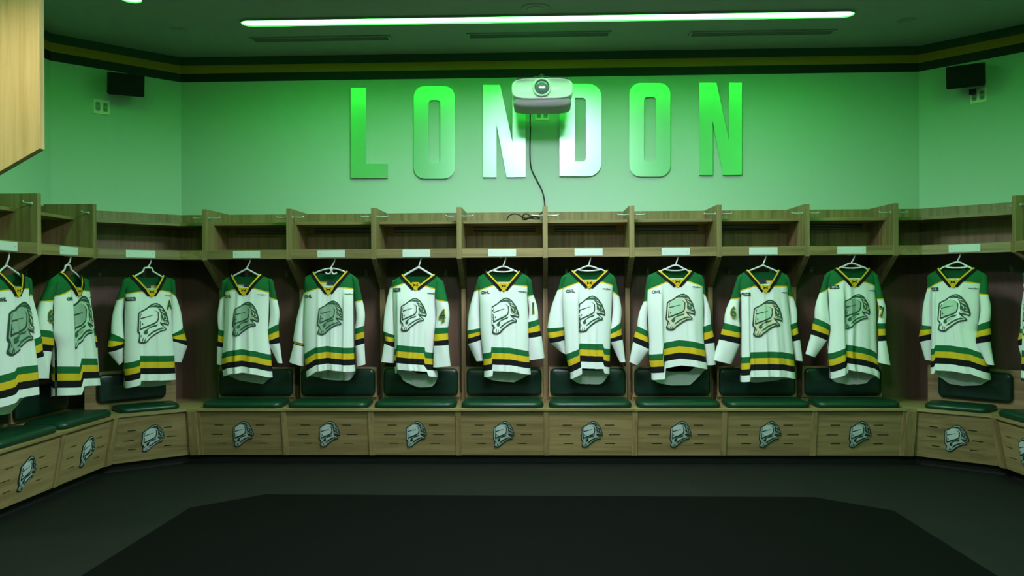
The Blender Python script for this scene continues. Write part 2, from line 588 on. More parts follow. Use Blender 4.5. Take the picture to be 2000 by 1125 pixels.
def flat_layer(polys, fn, depth=0.0, clip=None, step=None, cuts=None):
    """fills 2-D polygons, optionally slices them so that they can follow a curved surface, and maps them with fn(x, z, layer)"""
    bm = bmesh.new()
    for poly in polys:
        vs = [bm.verts.new((x, 0, z)) for x, z in poly]
        es = [bm.edges.new((vs[i], vs[(i + 1) % len(vs)])) for i in range(len(vs))]
        bmesh.ops.triangle_fill(bm, edges=es, use_beauty=True)
    if clip:
        for (x, sgn) in clip:
            bmesh.ops.bisect_plane(bm, geom=list(bm.verts) + list(bm.edges) + list(bm.faces), plane_co=(x, 0, 0), plane_no=(sgn, 0, 0), clear_inner=True)
    if step and bm.verts:
        for ax in (0, 2):
            lo = min(v.co[ax] for v in bm.verts)
            hi = max(v.co[ax] for v in bm.verts)
            k = math.ceil(lo / step) * step
            while k < hi:
                no = [0, 0, 0]
                no[ax] = 1
                co = [0, 0, 0]
                co[ax] = k
                bmesh.ops.bisect_plane(bm, geom=list(bm.verts) + list(bm.edges) + list(bm.faces), plane_co=co, plane_no=no)
                k += step
    return bm


def layer_obj(name, polys, fn, mat, parent, clip=None, step=None, thick=0.0):
    bm = flat_layer(polys, fn, clip=clip, step=step)
    if not bm.faces:
        bm.free()
        return None
    for f in bm.faces:
        if f.normal.y > 0:
            f.normal_flip()
    if thick:
        for v in bm.verts:
            v.co.y = -thick
        r = bmesh.ops.extrude_face_region(bm, geom=list(bm.faces))
        for v in r['geom']:
            if isinstance(v, bmesh.types.BMVert):
                v.co.y = 0
        bmesh.ops.recalc_face_normals(bm, faces=bm.faces)
    for v in bm.verts:
        v.co = fn(v.co.x, v.co.y, v.co.z)
    me = bpy.data.meshes.new(name)
    bm.to_mesh(me)
    bm.free()
    me.materials.append(MATS[mat])
    return link(name, me, parent)


def escale(polys, w, cx=0, cz=0, rot=0):
    """emblem measurement -> metres, centred, z up"""
    k = w / 592.0
    c, s = math.cos(rot), math.sin(rot)
    out = []
    for poly in polys:
        q = []
        for x, y in poly:
            a, b = (x - 450) * k, (605 - y) * k
            q.append((cx + a * c - b * s, cz + a * s + b * c))
        out.append(q)
    return out


# ------------------------------------------------------------------ locker stalls (local: x along the wall, -y out of the wall, z up)
HW = 0.325
SHEAR0, SHEAR1, PZ0, PZ1 = 0.544, 0.603, 0.070, 0.408       # bench front panel leans: v at bottom / top
CACHE = {}


def cached(key, fn):
    if key not in CACHE:
        CACHE[key] = fn()
    return CACHE[key]


def lean(v):        # (x, -thickness outwards, z) -> leaning panel
    k = (v.z - PZ0) / (PZ1 - PZ0)
    return Vector((v.x, -(SHEAR0 + (SHEAR1 - SHEAR0) * k) + v.y, v.z))


SLOTS = [(0.300, [(-.205, -.135), (.105, .175)]), (0.228, [(-.232, -.147), (.135, .218)]), (0.160, [(-.195, -.125), (.112, .182)])]


def front_panel_mesh(w, slots):
    mb = MB()
    z = PZ0
    for zc, cols in sorted(slots):
        z0, z1 = zc - 0.0036, zc + 0.0036
        mb.box(-w / 2, w / 2, 0, 0.016, z, z0)
        x = -w / 2
        for a, b in cols:
            mb.box(x, a, 0, 0.016, z0, z1)
            x = b
        mb.box(x, w / 2, 0, 0.016, z0, z1)
        z = z1
    mb.box(-w / 2, w / 2, 0, 0.016, z, PZ1)
    # deep interior shows dark through the slots
    mb.xf(lean)
    return mb.mesh('front_panel', 'oak_x')


def add_emblem(parent, base=lambda v: v, cx=0.01):
    def fn(off):
        def g(x, y, z):
            return base(lean(Vector((x, y + off, z))))
        return g
    W = 0.150
    key = ('emb', id(parent) if base is not _ident else 0, cx)
    out = layer_obj('emblem', escale([EO], W * 1.06, cx, .232), fn(0), 'emblem_dark', parent, thick=0.006)
    tag(out, 'silver knight head emblem')
    layer_obj('emblem_plate', escale([E_CREAM], W * 1.04, cx, .232), fn(-.006), 'emblem_silver', out, thick=0.003)
    layer_obj('emblem_visor', escale([E_FACE, E_JAWP], W * 1.04, cx, .232), fn(-.009), 'emblem_pale', out, thick=0.002)
    layer_obj('emblem_linework', escale(E_DARK + E_MANE, W * 1.04, cx, .232), fn(-.0095), 'emblem_dark', out, thick=0.0026)
    layer_obj('emblem_feather', escale(E_MANE_GAP, W * 1.04, cx, .232), fn(-.0119), 'emblem_silver', out, thick=0.0012)
    return out


def _ident(v):
    return v


def emblem_copy(src, parent):
    c = src.copy()
    COL.objects.link(c)
    c.parent = parent
    for ch in src.children:
        d = ch.copy()
        COL.objects.link(d)
        d.parent = c
    return c


def part(name, key, make, parent, loc=None):
    return link(name, cached(key, make), parent, loc)


def partition_mesh():
    mb = MB()
    poly = [(0, 1.927), (-.46, 1.927), (-.46, 1.538), (-.13, 1.31), (-.13, .428), (0, .428)]
    mb.ex_x(poly, -.019, .019)
    return mb.mesh('partition', 'oak_z', bevel=.0015)


def divider_mesh():
    mb = MB().ex_x([(-.615, .408), (-.556, .07), (-.46, .07), (-.46, .408)], -.02, .02)
    return mb.mesh('bench_divider', 'oak_z', bevel=.0015)


def peg_mesh():
    mb = MB()
    for s in (-1, 1):
        mb.tube([(s * .019, 0, 0), (s * .06, 0, -.001), (s * .095, 0, 0), (s * .105, 0, .008)], .0055, 8)
        mb.cyl((s * .019, 0, 0), (s, 0, 0), .011, .004, 12)
    return mb.mesh('helmet_peg', 'hook_grey', True)


def hook_mesh():
    mb = MB().box(-.011, .011, -.004, 0, -.028, .022)
    mb.tube([(0, -.003, .012), (0, -.030, .010), (0, -.042, .022)], .005, 6)
    mb.tube([(0, -.003, -.010), (0, -.022, -.022), (0, -.034, -.014), (0, -.036, 0)], .005, 6)
    return mb.mesh('coat_hook', 'hook_grey', True)


def eye_mesh():
    mb = MB().cyl((0, 0, -.004), (0, 0, 1), .014, .004, 14)
    mb.tube([(0, 0, -.004), (0, 0, -.016), (0, -.008, -.024), (0, -.018, -.020), (0, -.020, -.010)], .0035, 6)
    return mb.mesh('hanger_hook', 'chrome', True)


def grille_mesh(w):
    mb = MB().box(-w / 2, w / 2, -.003, 0, -.022, .022)
    return mb.mesh('vent_grille', 'vent_dark')


PLATE_PARTS = {}


def name_plate(parent, loc, rz=0):
    o = link('name_plate', cached('plate', lambda: MB().box(-.105, .105, -.004, 0, -.0275, .0275).mesh('name_plate', 'plate_white', bevel=.001)), parent, loc)
    o.rotation_euler = (0, 0, rz)
    for s in (-1, 1):
        link('screw', cached('screw', lambda: MB().cyl((0, -.0055, 0), (0, 1, 0), .0035, .002, 10).mesh('screw', 'steel')), o, (s * .085, 0, 0))
    return o


def rear_grille_part(parent, x0=0):
    o = part('vent_grille', 'grille', lambda: grille_mesh(.50), parent, (x0, -.018, 1.787))
    for k in range(3):
        link('slat', cached('gslat', lambda: MB().box(-.25, .25, -.006, -.003, -.002, .002).mesh('slat', 'vent_frame')), o, (0, 0, -.012 + .012 * k))


EMBLEM0 = []


def straight_stall(label, loc, rz, sides=('l',)):
    t = thing('locker_stall', label, 'locker', loc, rz, 'oak dressing room stalls')
    for s in sides:
        x = -HW if s == 'l' else HW
        p = part('partition', 'partition', partition_mesh, t, (x, 0, 0))
        link('helmet_peg', cached('peg', peg_mesh), p, (0, -.42, 1.862))
        part('bench_divider', 'divider', divider_mesh, t, (x, 0, 0))
    IN = HW - .019
    part('back_panel', 'back', lambda: MB().box(-HW, HW, -.018, -.002, .41, 1.54).mesh('back_panel', 'dark_wood_z'), t)
    part('upper_back_panel', 'uback', lambda: MB().box(-HW, HW, -.018, -.002, 1.541, 1.925).mesh('upper_back_panel', 'oak_z'), t)
    part('top_board', 'top', lambda: MB().box(-IN, IN, -.32, -.018, 1.812, 1.834).mesh('top_board', 'oak_x', bevel=.0015), t)
    part('shelf_board', 'shelf', lambda: MB().box(-IN, IN, -.44, -.018, 1.563, 1.583).mesh('shelf_board', 'oak_x'), t)
    part('shelf_rail', 'rail', lambda: MB().box(-IN, IN, -.458, -.44, 1.544, 1.614).mesh('shelf_rail', 'oak_x', bevel=.0015), t)
    name_plate(t, (.0, -.458, 1.580))
    rear_grille_part(t)
    part('hook_rail', 'cleat', lambda: MB().box(-IN, IN, -.034, -.018, 1.485, 1.562).mesh('hook_rail', 'dark_wood_z'), t)
    for s in (-1, 1):
        part('coat_hook', 'hook', hook_mesh, t, (s * .165 + .01, -.018, 1.442))
    part('hanger_hook', 'eye', eye_mesh, t, (-.012, -.43, 1.563))
    part('backrest_board', 'bb', lambda: MB().box(-.302, .302, -.255, -.238, .462, .70).mesh('backrest_board', 'oak_x', bevel=.0015), t)
    part('backrest_base', 'bbase', lambda: MB().box(-IN, IN, -.236, -.018, .428, .47).mesh('backrest_base', 'oak_x'), t)
    part('backrest_pad', 'bpad', lambda: pad(MB(), .585, .214, .032, .04, lambda x, y, h: (x, -.255 - h, .582 + y)).mesh('backrest_pad', 'vinyl_dark', True), t)
    part('bench_top', 'btop', lambda: MB().box(-HW, HW, -.622, -.018, .408, .428).mesh('bench_top', 'oak_x', bevel=.0015), t)
    part('seat_cushion', 'cush', lambda: pad(MB(), .605, .31, .045, .075, lambda x, y, h: (x, -.452 + y, .428 + h), -.06).mesh('seat_cushion', 'vinyl_green', True), t)
    part('front_panel', 'front', lambda: front_panel_mesh(2 * HW - .04, SLOTS), t)
    part('toe_kick', 'toe', lambda: MB().box(-HW, HW, -.49, -.018, 0.0, .07).mesh('toe_kick', 'toe_black'), t)
    part('bench_floor', 'bfl', lambda: MB().box(-HW + .02, HW - .02, -.50, -.03, .07, .08).mesh('bench_floor', 'toe_black'), t)
    if not EMBLEM0:
        EMBLEM0.append(add_emblem(t, _ident))
    else:
        emblem_copy(EMBLEM0[0], t)
    return t


def angled_stall(label, sg):
    """corner stall filling the space between the back row and a side row; sg -1 / +1"""
    cx, cy = sg * (XC + XW) / 2, (YW + YC) / 2
    rz = -sg * PI / 4
    t = thing('locker_stall', label, 'locker', (cx, cy, 0), rz, 'oak dressing room stalls')
    inv = Matrix.Rotation(-rz, 4, 'Z') @ Matrix.Translation((-cx, -cy, 0))

    def W(mb):      # built with |x|; mirrored to its side, then into the thing's frame
        return mb.xf(lambda v: inv @ Vector((sg * v.x, v.y, v.z)))

    C1, C2 = (2.79, .16), (3.20, -.25)
    W(MB().prism([(2.62, .18), (2.79, .18), (3.22, -.25), (3.22, -.27), (3.64, -.27), (3.64, -.07), (2.97, .60), (2.62, .60)], 1.563, 1.583)).build('shelf_board', 'oak_x', t)
    W(MB().prism([(2.62, .30), (2.848, .30), (3.34, -.192), (3.34, -.27), (3.64, -.27), (3.64, -.07), (2.97, .60), (2.62, .60)], 1.812, 1.834)).build('top_board', 'oak_x', t)
    for a, b in (((2.62, .162), C1), (C1, C2), (C2, (3.20, -.27))):
        d = Vector((b[0] - a[0], b[1] - a[1])).normalized()
        n = Vector((-d.y, d.x)) * .018
        W(MB().prism([a, b, (b[0] + n.x, b[1] + n.y), (a[0] + n.x, a[1] + n.y)], 1.544, 1.614)).build('shelf_rail', 'oak_x', t)
    for a, b in (((2.6, .62), (XC, .62)), ((XC, .62), (XW, YC)), ((XW, YC), (XW, -.28))):
        d = Vector((b[0] - a[0], b[1] - a[1])).normalized()
        n = Vector((d.y, -d.x))
        q = [(a[0] + n.x * .002, a[1] + n.y * .002), (b[0] + n.x * .002, b[1] + n.y * .002), (b[0] + n.x * .018, b[1] + n.y * .018), (a[0] + n.x * .018, a[1] + n.y * .018)]
        W(MB().prism(q, .41, 1.54)).build('back_panel', 'dark_wood_z', t)
        W(MB().prism(q, 1.541, 1.925)).build('upper_back_panel', 'oak_z', t)
    W(MB().prism([(2.6, -.002), (2.675, -.002), (3.042, -.30), (3.64, -.30), (3.64, -.07), (2.97, .60), (2.6, .60)], .408, .428)).build('bench_top', 'oak_x', t)
    # in the thing's own frame from here on: -y points into the room
    half = (Vector((2.99, -.0)) - Vector((0, 0))).x
    name_plate(t, (0, -.4615, 1.580))
    for s in (-1, 1):
        part('coat_hook', 'hook', hook_mesh, t, (s * .165 + .01, -.018, 1.442))
    part('hanger_hook', 'eye', eye_mesh, t, (-.012, -.43, 1.563))
    MB().box(-.47, .47, -.034, -.018, 1.485, 1.562).build('hook_rail', 'dark_wood_z', t)
    MB().box(-.33, .33, -.255, -.238, .43, .71).build('backrest_board', 'oak_x', t)
    pad(MB(), .50, .214, .032, .04, lambda x, y, h: (x, -.255 - h, .582 + y)).build('backrest_pad', 'vinyl_dark', t, True)
    # bench front: the line (2.68, 0) - (3.04, -.29)
    P1, P2 = inv @ Vector((sg * 2.68, 0, 0)), inv @ Vector((sg * 3.04, -.295, 0))
    mid = (P1 + P2) / 2
    L = (P1 - P2).length
    dr = (P1 - P2) if P1.x > P2.x else (P2 - P1)
    an = math.atan2(dr.y, dr.x)
    fr = Matrix.Translation(mid) @ Matrix.Rotation(an, 4, 'Z') @ Matrix.Translation((0, .612, 0))

    def base(v):
        return fr @ v
    me = front_panel_mesh(L + .085, [(z, [(a * .80, b * .80) for a, b in cs]) for z, cs in SLOTS])
    me.transform(fr)
    link('front_panel', me, t)
    c = emblem_copy(EMBLEM0[0], t)
    c.matrix_local = fr
    for (x, y, r) in ((2.64, 0, 0), (3.04, -.315, -sg * PI / 2)):
        p = inv @ Vector((sg * x, y, 0))
        o = part('corner_post', 'cpost', lambda: MB().ex_x([(-.003, .408), (.056, .07), (.15, .07), (.15, .408)], -.035, .035).mesh('corner_post', 'oak_z', bevel=.0015), t, p)
        o.rotation_euler = (0, 0, r - rz)
    me = pad(MB(), .43, .27, .038, .05, lambda x, y, h: (x, -.612 + .168 + y, .428 + h), .10).mesh('seat_cushion', 'vinyl_green', True)
    me.transform(fr)
    link('seat_cushion', me, t)
    W(MB().prism([(2.6, .13), (2.72, .13), (3.17, -.24), (3.17, -.30), (3.64, -.30), (3.64, -.07), (2.97, .60), (2.6, .60)], 0, .07)).build('toe_kick', 'toe_black', t)
    W(MB().prism([(2.62, .11), (2.72, .11), (3.15, -.25), (3.64, -.30), (3.64, -.07), (2.97, .60), (2.62, .60)], .07, .08)).build('bench_floor', 'toe_black', t)
    return t


ORD = ['first', 'second', 'third', 'fourth', 'fifth', 'sixth', 'seventh', 'eighth']
STALL_NOTE = ['beside the angled A stall', 'with a scroll-shaped hanger', 'holding the number 4 jersey', 'below the coiled cable',
              'below the letter D', 'with a mint crest and plain sleeves', 'holding the mint number 6 jersey', 'holding the number 7 jersey']
STALLS = {}
for i in range(8):
    STALLS['b%d' % i] = straight_stall('%s oak stall of the back row, %s' % (ORD[i], STALL_NOTE[i]), (-2.275 + .65 * i, YW, 0), 0, ('l', 'r') if i == 7 else ('l',))
STALLS['l0'] = straight_stall('oak side wall stall holding a number 6 jersey, next to the angled A stall', (-XW, -.615, 0), PI / 2, ('l', 'r'))
STALLS['l1'] = straight_stall('oak side wall stall cut off by the picture edge below the maple end panel', (-XW, -1.265, 0), PI / 2, ('l',))
STALLS['r0'] = straight_stall('oak side wall stall cut off by the picture edge below the plain back speaker', (XW, -.615, 0), -PI / 2, ('l', 'r'))
STALLS['r0']['label'] = 'oak side wall stall cut off by the picture edge, jersey only showing a sleeve'
STALLS['al'] = angled_stall('oak corner stall set at an angle, holding the jersey with an A', -1)
STALLS['ar'] = angled_stall('oak corner stall set at an angle, beside the stall of the number 7 jersey', 1)

# closing boards on the free ends of the side benches
for k_, sx in (('l1', -1), ('r0', 1)):
    MB().ex_x([(-.60, .408), (-.541, .07), (-.49, .07), (-.49, .0), (-.02, .0), (-.02, .408)], sx * HW - .012, sx * HW + .012).build('bench_end_board', 'oak_z', STALLS[k_])

# tall end panel with a slanted foot, at the side of the room
EPY = -2.6
q = [on_plane(px, py, (0, EPY, 0), WN) for px, py in ((78, 290), (0, 335))]
sl = (q[0].z - q[1].z) / (q[0].x - q[1].x)
zx = q[0].z + sl * (-3.2 - q[0].x)
mb = MB().ex_y([(q[0].x, ZC), (q[0].x, q[0].z), (-3.2, zx), (-3.2, 0), (-XW, 0), (-XW, ZC)], EPY, EPY + .035)
o = mb.build('end_panel', 'maple_z', bevel=.0015)
tag(o, 'tall bright maple end panel with a slanted lower edge, reaching the ceiling', 'panel')


# ------------------------------------------------------------------ jerseys
def lerp(a, b, t):
    return a + (b - a) * t


def interp(pts, x):
    """piecewise linear through sorted (x, value)"""
    if x <= pts[0][0]:
        return pts[0][1]
    for (a, va), (b, vb) in zip(pts, pts[1:]):
        if x <= b:
            return va if b == a else va + (vb - va) * (x - a) / (b - a)
    return pts[-1][1]


def sstep(a, b, x):
    t = min(1, max(0, (x - a) / (b - a)))
    return t * t * (3 - 2 * t)


TEXT_CACHE = {}


def text_polys(body, height, offset):
    """outline triangles of built-in lettering, centred, as (verts2d, faces)"""
    key = (body, offset)
    if key not in TEXT_CACHE:
        cu = bpy.data.curves.new('tmp_text', 'FONT')
        cu.body = body
        cu.size = 1.0
        cu.offset = offset
        cu.align_x = 'CENTER'
        cu.resolution_u = 3
        ob = bpy.data.objects.new('tmp_text', cu)
        COL.objects.link(ob)
        dg = bpy.context.evaluated_depsgraph_get()
        dg.update()
        me = bpy.data.meshes.new_from_object(ob.evaluated_get(dg))
        vs = [(v.co.x, v.co.y) for v in me.vertices]
        fs = [tuple(p.vertices) for p in me.polygons]
        bpy.data.objects.remove(ob, do_unlink=True)
        bpy.data.curves.remove(cu)
        bpy.data.meshes.remove(me)
        lo, hi = min(v[1] for v in vs), max(v[1] for v in vs)
        xl, xr = min(v[0] for v in vs), max(v[0] for v in vs)
        TEXT_CACHE[key] = ([(x - (xl + xr) / 2, y - (lo + hi) / 2) for x, y in vs], fs, hi - lo)
    vs, fs, h = TEXT_CACHE[key]
    k = height / h
    return [(x * k, y * k) for x, y in vs], fs


def text_obj(name, body, height, fn, mat, parent, offset=0.03, sx=1.0):
    vs, fs = text_polys(body, height, offset)
    me = bpy.data.meshes.new(name)
    me.from_pydata([fn(x * sx, z) for x, z in vs], [], fs)
    me.materials.append(MATS[mat])
    return link(name, me, parent)


def split_build(parts, verts, faces, cls, parent_of, smooth=True):
    """one continuous surface, cut into part meshes along its colour seams, keeping common normals"""
    full = bpy.data.meshes.new('tmp')
    full.from_pydata(verts, [], faces)
    full.update()
    nor = [tuple(v.normal) for v in full.vertices]
    objs = {}
    for nm, (oname, mat) in parts.items():
        fs = [f for f, c in zip(faces, cls) if c == nm]
        if not fs:
            continue
        ids = sorted({i for f in fs for i in f})
        mp = {i: k for k, i in enumerate(ids)}
        me = bpy.data.meshes.new(oname)
        me.from_pydata([verts[i] for i in ids], [], [tuple(mp[i] for i in f) for f in fs])
        me.materials.append(MATS[mat])
        for p in me.polygons:
            p.use_smooth = True
        me.normals_split_custom_set_from_vertices([nor[i] for i in ids])
        objs[nm] = link(oname, me, parent_of(nm, objs))
    bpy.data.meshes.remove(full)
    return objs


def jersey(key, stall, data, label, opts):
    st = STALLS[stall]
    rz = st.rotation_euler.z
    base = Vector(st.location)
    out = Vector((math.sin(rz), -math.cos(rz), 0))          # out of the wall
    ax = Vector((math.cos(rz), math.sin(rz), 0))
    p0 = base + out * .425
    ox, oy, sc = data['c']

    def P(x, y):
        q = on_plane(ox + x / sc, oy + y / sc, p0, out)
        return ((q - p0).dot(ax), q.z)

    if 'shift' in data:
        P0 = P
        su, src = data['shift']
        sst = STALLS[src]
        srz = sst.rotation_euler.z
        so = Vector((math.sin(srz), -math.cos(srz), 0))
        sa = Vector((math.cos(srz), math.sin(srz), 0))
        sp = Vector(sst.location) + so * .425

        def P(x, y):
            q = on_plane(ox + x / sc, oy + y / sc, sp, so)
            return ((q - sp).dot(sa) + su, q.z)

    Lp = sorted([P(*q)[::-1] for q in data['L']])            # (z, x)
    Rp = sorted([P(*q)[::-1] for q in data['R']])
    shL, cL, V, cR, shR = [P(*q) for q in data['top']]
    yoke = sorted(P(*q) for q in data['yoke'])
    gt = sorted(P(*q) for q in data['g'])
    bh = abs(P(data['top'][2][0], 500)[1] - P(data['top'][2][0], 500 + data['bh'])[1])
    bhem = sorted(P(*q) for q in data['bhem'])
    zh = min(z for x, z in gt) - 4 * bh
    ztop = max(shL[1], shR[1], cL[1], cR[1])
    shoulder = [shL, cL, cR, shR]
    vneck = [shL, cL, ((cL[0] * .35 + V[0] * .65), lerp(cL[1], V[1], .58)), V, ((cR[0] * .35 + V[0] * .65), lerp(cR[1], V[1], .58)), cR, shR]
    vneck = [shL, cL, V, cR, shR]
    mid = ((cL[0] + cR[0]) / 2, min(cL[1], cR[1]) - .018)
    bneck = [shL, cL, (lerp(cL[0], cR[0], .3), mid[1] + .003), (lerp(cL[0], cR[0], .7), mid[1] + .003), cR, shR]
    rnd = random.Random(hash(key) % 1000 if False else sum(ord(c) * (i + 3) for i, c in enumerate(key)))
    folds = [(rnd.uniform(-.8, .8), rnd.uniform(.05, .13), rnd.uniform(.006, .016) * rnd.choice((-1, 1, 1))) for _ in range(6)]
    fx = [(P(x, 600)[0], s) for x, s in opts.get('fold', [])]      # proud on side s of x

    def LX(z):
        return interp(Lp, z)

    def RX(z):
        return interp(Rp, z)

    def y_front(x, z):
        l, r = LX(z), RX(z)
        s = max(-1, min(1, (2 * x - l - r) / max(1e-4, r - l)))
        t = min(1, max(0, (ztop - z) / max(.1, ztop - zh)))
        d = max(0, interp(shoulder, x) - z)
        close = min(1, d / .09) ** .5
        h = lerp(.050, .088, t) * (1 - abs(s) ** 3.2) ** .5 * close
        y = -h
        for c, wd, a in folds:
            y -= a * (.15 + .85 * t) * close * math.exp(-((s - c) / wd) ** 2) * (1 - s ** 4)
        for xf, sd in fx:
            kk = sstep(-.012, .012, (x - xf) * sd) * (1 - sstep(.05, .20, (x - xf) * sd))
            y -= .022 * kk * sstep(.10, .3, t)
        return y

    def y_back(x, z):
        l, r = LX(z), RX(z)
        s = max(-1, min(1, (2 * x - l - r) / max(1e-4, r - l)))
        t = min(1.15, max(0, (ztop - z) / max(.1, ztop - zh)))
        d = max(0, interp(shoulder, x) - z)
        close = min(1, d / .09) ** .5
        h = lerp(.050, .080, t) * (1 - abs(s) ** 3) ** .5 * close
        y = h
        for c, wd, a in folds[:3]:
            y += a * (.2 + .8 * t) * close * math.exp(-((s + c) / wd) ** 2) * (1 - s ** 4)
        return y

    t = thing('hockey_jersey', label, 'jersey', (p0.x, p0.y, zh), rz, 'white hockey jerseys hanging in the stalls')
    NC = 76
    rows = [('yoke', 8), ('piping', 1), ('torso', 26), ('green', 2), ('gold', 2), ('black', 2), ('hem', 4)]
    verts, faces, cls = [], [], []

    def side(front):
        idx = []
        for c in range(NC + 1):
            u = c / NC
            u = lerp(u, .5 - .5 * math.cos(PI * u), .85)
            zt0 = lerp(shL[1], shR[1], u)
            x = lerp(LX(zt0 - .06), RX(zt0 - .06), u)
            xt = lerp(min(shL[0], LX(zt0)), max(shR[0], RX(zt0)), u)
            top = interp(vneck if front else bneck, xt)
            yk = interp(yoke, x) if front else interp(shoulder, x) - .075
            yk = min(yk, top)
            pp = yk - .0085 if yk < top - 1e-4 else yk
            zg0 = gt[len(gt) // 2][1]
            xg = lerp(LX(zg0), RX(zg0), u)
            if front:
                g = interp(gt, xg)
                bz = [top, yk, pp, g, g - bh, g - 2 * bh, g - 3 * bh, g - 4 * bh * 1.02]
            else:
                hb = interp(bhem, lerp(LX(zh), RX(zh), u))
                k = 1 - (2 * u - 1) ** 6
                hb = lerp(interp(gt, xg) - 4 * bh * 1.02, hb, k)
                hw_ = lerp(bh, .105, k)
                bz = [top, yk, pp, hb + hw_ + 3 * bh, hb + hw_ + 2 * bh, hb + hw_ + bh, hb + hw_, hb]
            colv = []
            for b, (nm, n) in enumerate(rows):
                for k in range(n):
                    colv.append((lerp(bz[b], bz[b + 1], k / n), xt, top))
            colv.append((bz[-1], xt, top))
            ids = []
            for z, xt_, tp in colv:
                blend = sstep(0, .10, tp - z)
                x_ = lerp(xt_, lerp(LX(z), RX(z), u), blend)
                y = y_front(x_, z) if front else y_back(x_, z)
                verts.append((x_, y, z - zh))
                ids.append(len(verts) - 1)
            idx.append(ids)
        names_ = [nm for nm, n in rows for _ in range(n)]
        for c in range(NC):
            for r in range(len(names_)):
                q = (idx[c][r], idx[c][r + 1], idx[c + 1][r + 1], idx[c + 1][r])
                a, b = Vector(verts[q[0]]), Vector(verts[q[1]])
                a2, b2 = Vector(verts[q[3]]), Vector(verts[q[2]])
                if (a - b).length < 1e-5 and (a2 - b2).length < 1e-5:
                    continue
                faces.append(q if front else q[::-1])
                cls.append(names_[r])

    side(True)
    side(False)
    PARTS = {'torso': ('torso', 'knit_white'), 'yoke': ('yoke', 'knit_green'), 'piping': ('yoke_piping', 'knit_gold'),
             'green': ('green_stripe', 'knit_green'), 'gold': ('gold_stripe', 'knit_gold'), 'black': ('black_stripe', 'knit_black'), 'hem': ('hem_band', 'knit_white')}
    split_build(PARTS, verts, faces, cls, lambda nm, ob: t)

    # sleeves
    slv = {}
    for sk in ('SL', 'SR'):
        secs = [(P(a, b), P(c, d)) for a, b, c, d in data[sk]]
        yo = opts.get(sk + 'y', .018)
        nn = [8, 16, 3, 3, 3, 8]
        nm_ = ['yoke', 'torso', 'green', 'gold', 'black', 'cuff']
        pts = []
        ctr = [Vector((a[0], 0, a[1])) for a, b in secs], [Vector((b[0], 0, b[1])) for a, b in secs]
        rings, rc = [], []
        cum = 0
        nring = 18
        for i in range(6):
            for k in range(nn[i] + (1 if i == 5 else 0)):
                f = k / nn[i]
                a = ctr[0][i].lerp(ctr[0][i + 1], f)
                b = ctr[1][i].lerp(ctr[1][i + 1], f)
                if i in (1,):   # slight outward bow of the upper sleeve
                    bow = math.sin(PI * f) * .012 * (-1 if sk == 'SL' else 1)
                    a = a + Vector((bow, 0, 0))
                    b = b + Vector((bow, 0, 0))
                hv = (b - a) / 2
                c = (a + b) / 2
                yy = yo * sstep(0, 1.2, i + f)
                dep = max(.022, min(.050, hv.length * .8)) * (1 if i < 5 else lerp(1, .8, f))
                ring = []
                for j in range(nring):
                    an = 2 * PI * j / nring
                    ca, sa_ = math.cos(an), math.sin(an)
                    wob = 1 + .10 * math.sin(3 * an + i * 1.7 + f * 3 + folds[0][0] * 9) * min(1, (i + f) * .6)
                    ring.append(tuple(c + hv * ca * (1 + .0 * wob) + Vector((0, yy - dep * sa_ * wob, -zh))))
                rings.append(ring)
                rc.append(nm_[i])
        vs = [v for r in rings for v in r]
        fs, cl = [], []
        for i in range(len(rings) - 1):
            for j in range(nring):
                fs.append((i * nring + j, (i + 1) * nring + j, (i + 1) * nring + (j + 1) % nring, i * nring + (j + 1) % nring))
                cl.append(rc[i])
        vs.append(tuple(sum((Vector(v) for v in rings[0]), Vector()) / nring + Vector((0, 0, .012))))
        for j in range(nring):
            fs.append((len(vs) - 1, j, (j + 1) % nring))
            cl.append('yoke')
        SP = {'torso': ('sleeve', 'knit_white'), 'yoke': ('shoulder_cap', 'knit_green'), 'green': ('green_stripe', 'knit_green'), 'gold': ('gold_stripe', 'knit_gold'),
              'black': ('black_stripe', 'knit_black'), 'cuff': ('cuff', 'knit_white')}
        ob = split_build(SP, vs, fs, cl, lambda nm, obs: t if nm == 'torso' else obs['torso'])
        slv[sk] = (ob['torso'], secs, yo)
        # gold piping ring where the shoulder cap ends
        a, b = ctr[0][1], ctr[1][1]
        hv, c = (b - a) / 2, (a + b) / 2
        dep = max(.022, min(.050, hv.length * .8))
        yy = yo * sstep(0, 1.2, 1)
        mb = MB()
        lo, hi = [], []
        for j in range(nring):
            an = 2 * PI * j / nring
            wob = 1 + .10 * math.sin(3 * an + 1.7 + folds[0][0] * 9) * .6
            pnt = c + hv * math.cos(an) * 1.01 + Vector((0, yy - dep * math.sin(an) * (wob + .03), -zh))
            hi.append(pnt + Vector((0, 0, .003)))
            lo.append(pnt - Vector((0, 0, .006)))
        mb.add(lo + hi, [(j, (j + 1) % nring, (j + 1) % nring + nring, j + nring) for j in range(nring)])
        mb.build('sleeve_piping', 'knit_gold', ob['torso'], True)

    # collar bands and tab
    def surf(off):
        return lambda x, y, z: Vector((x, y_front(x, z) - off, z - zh))

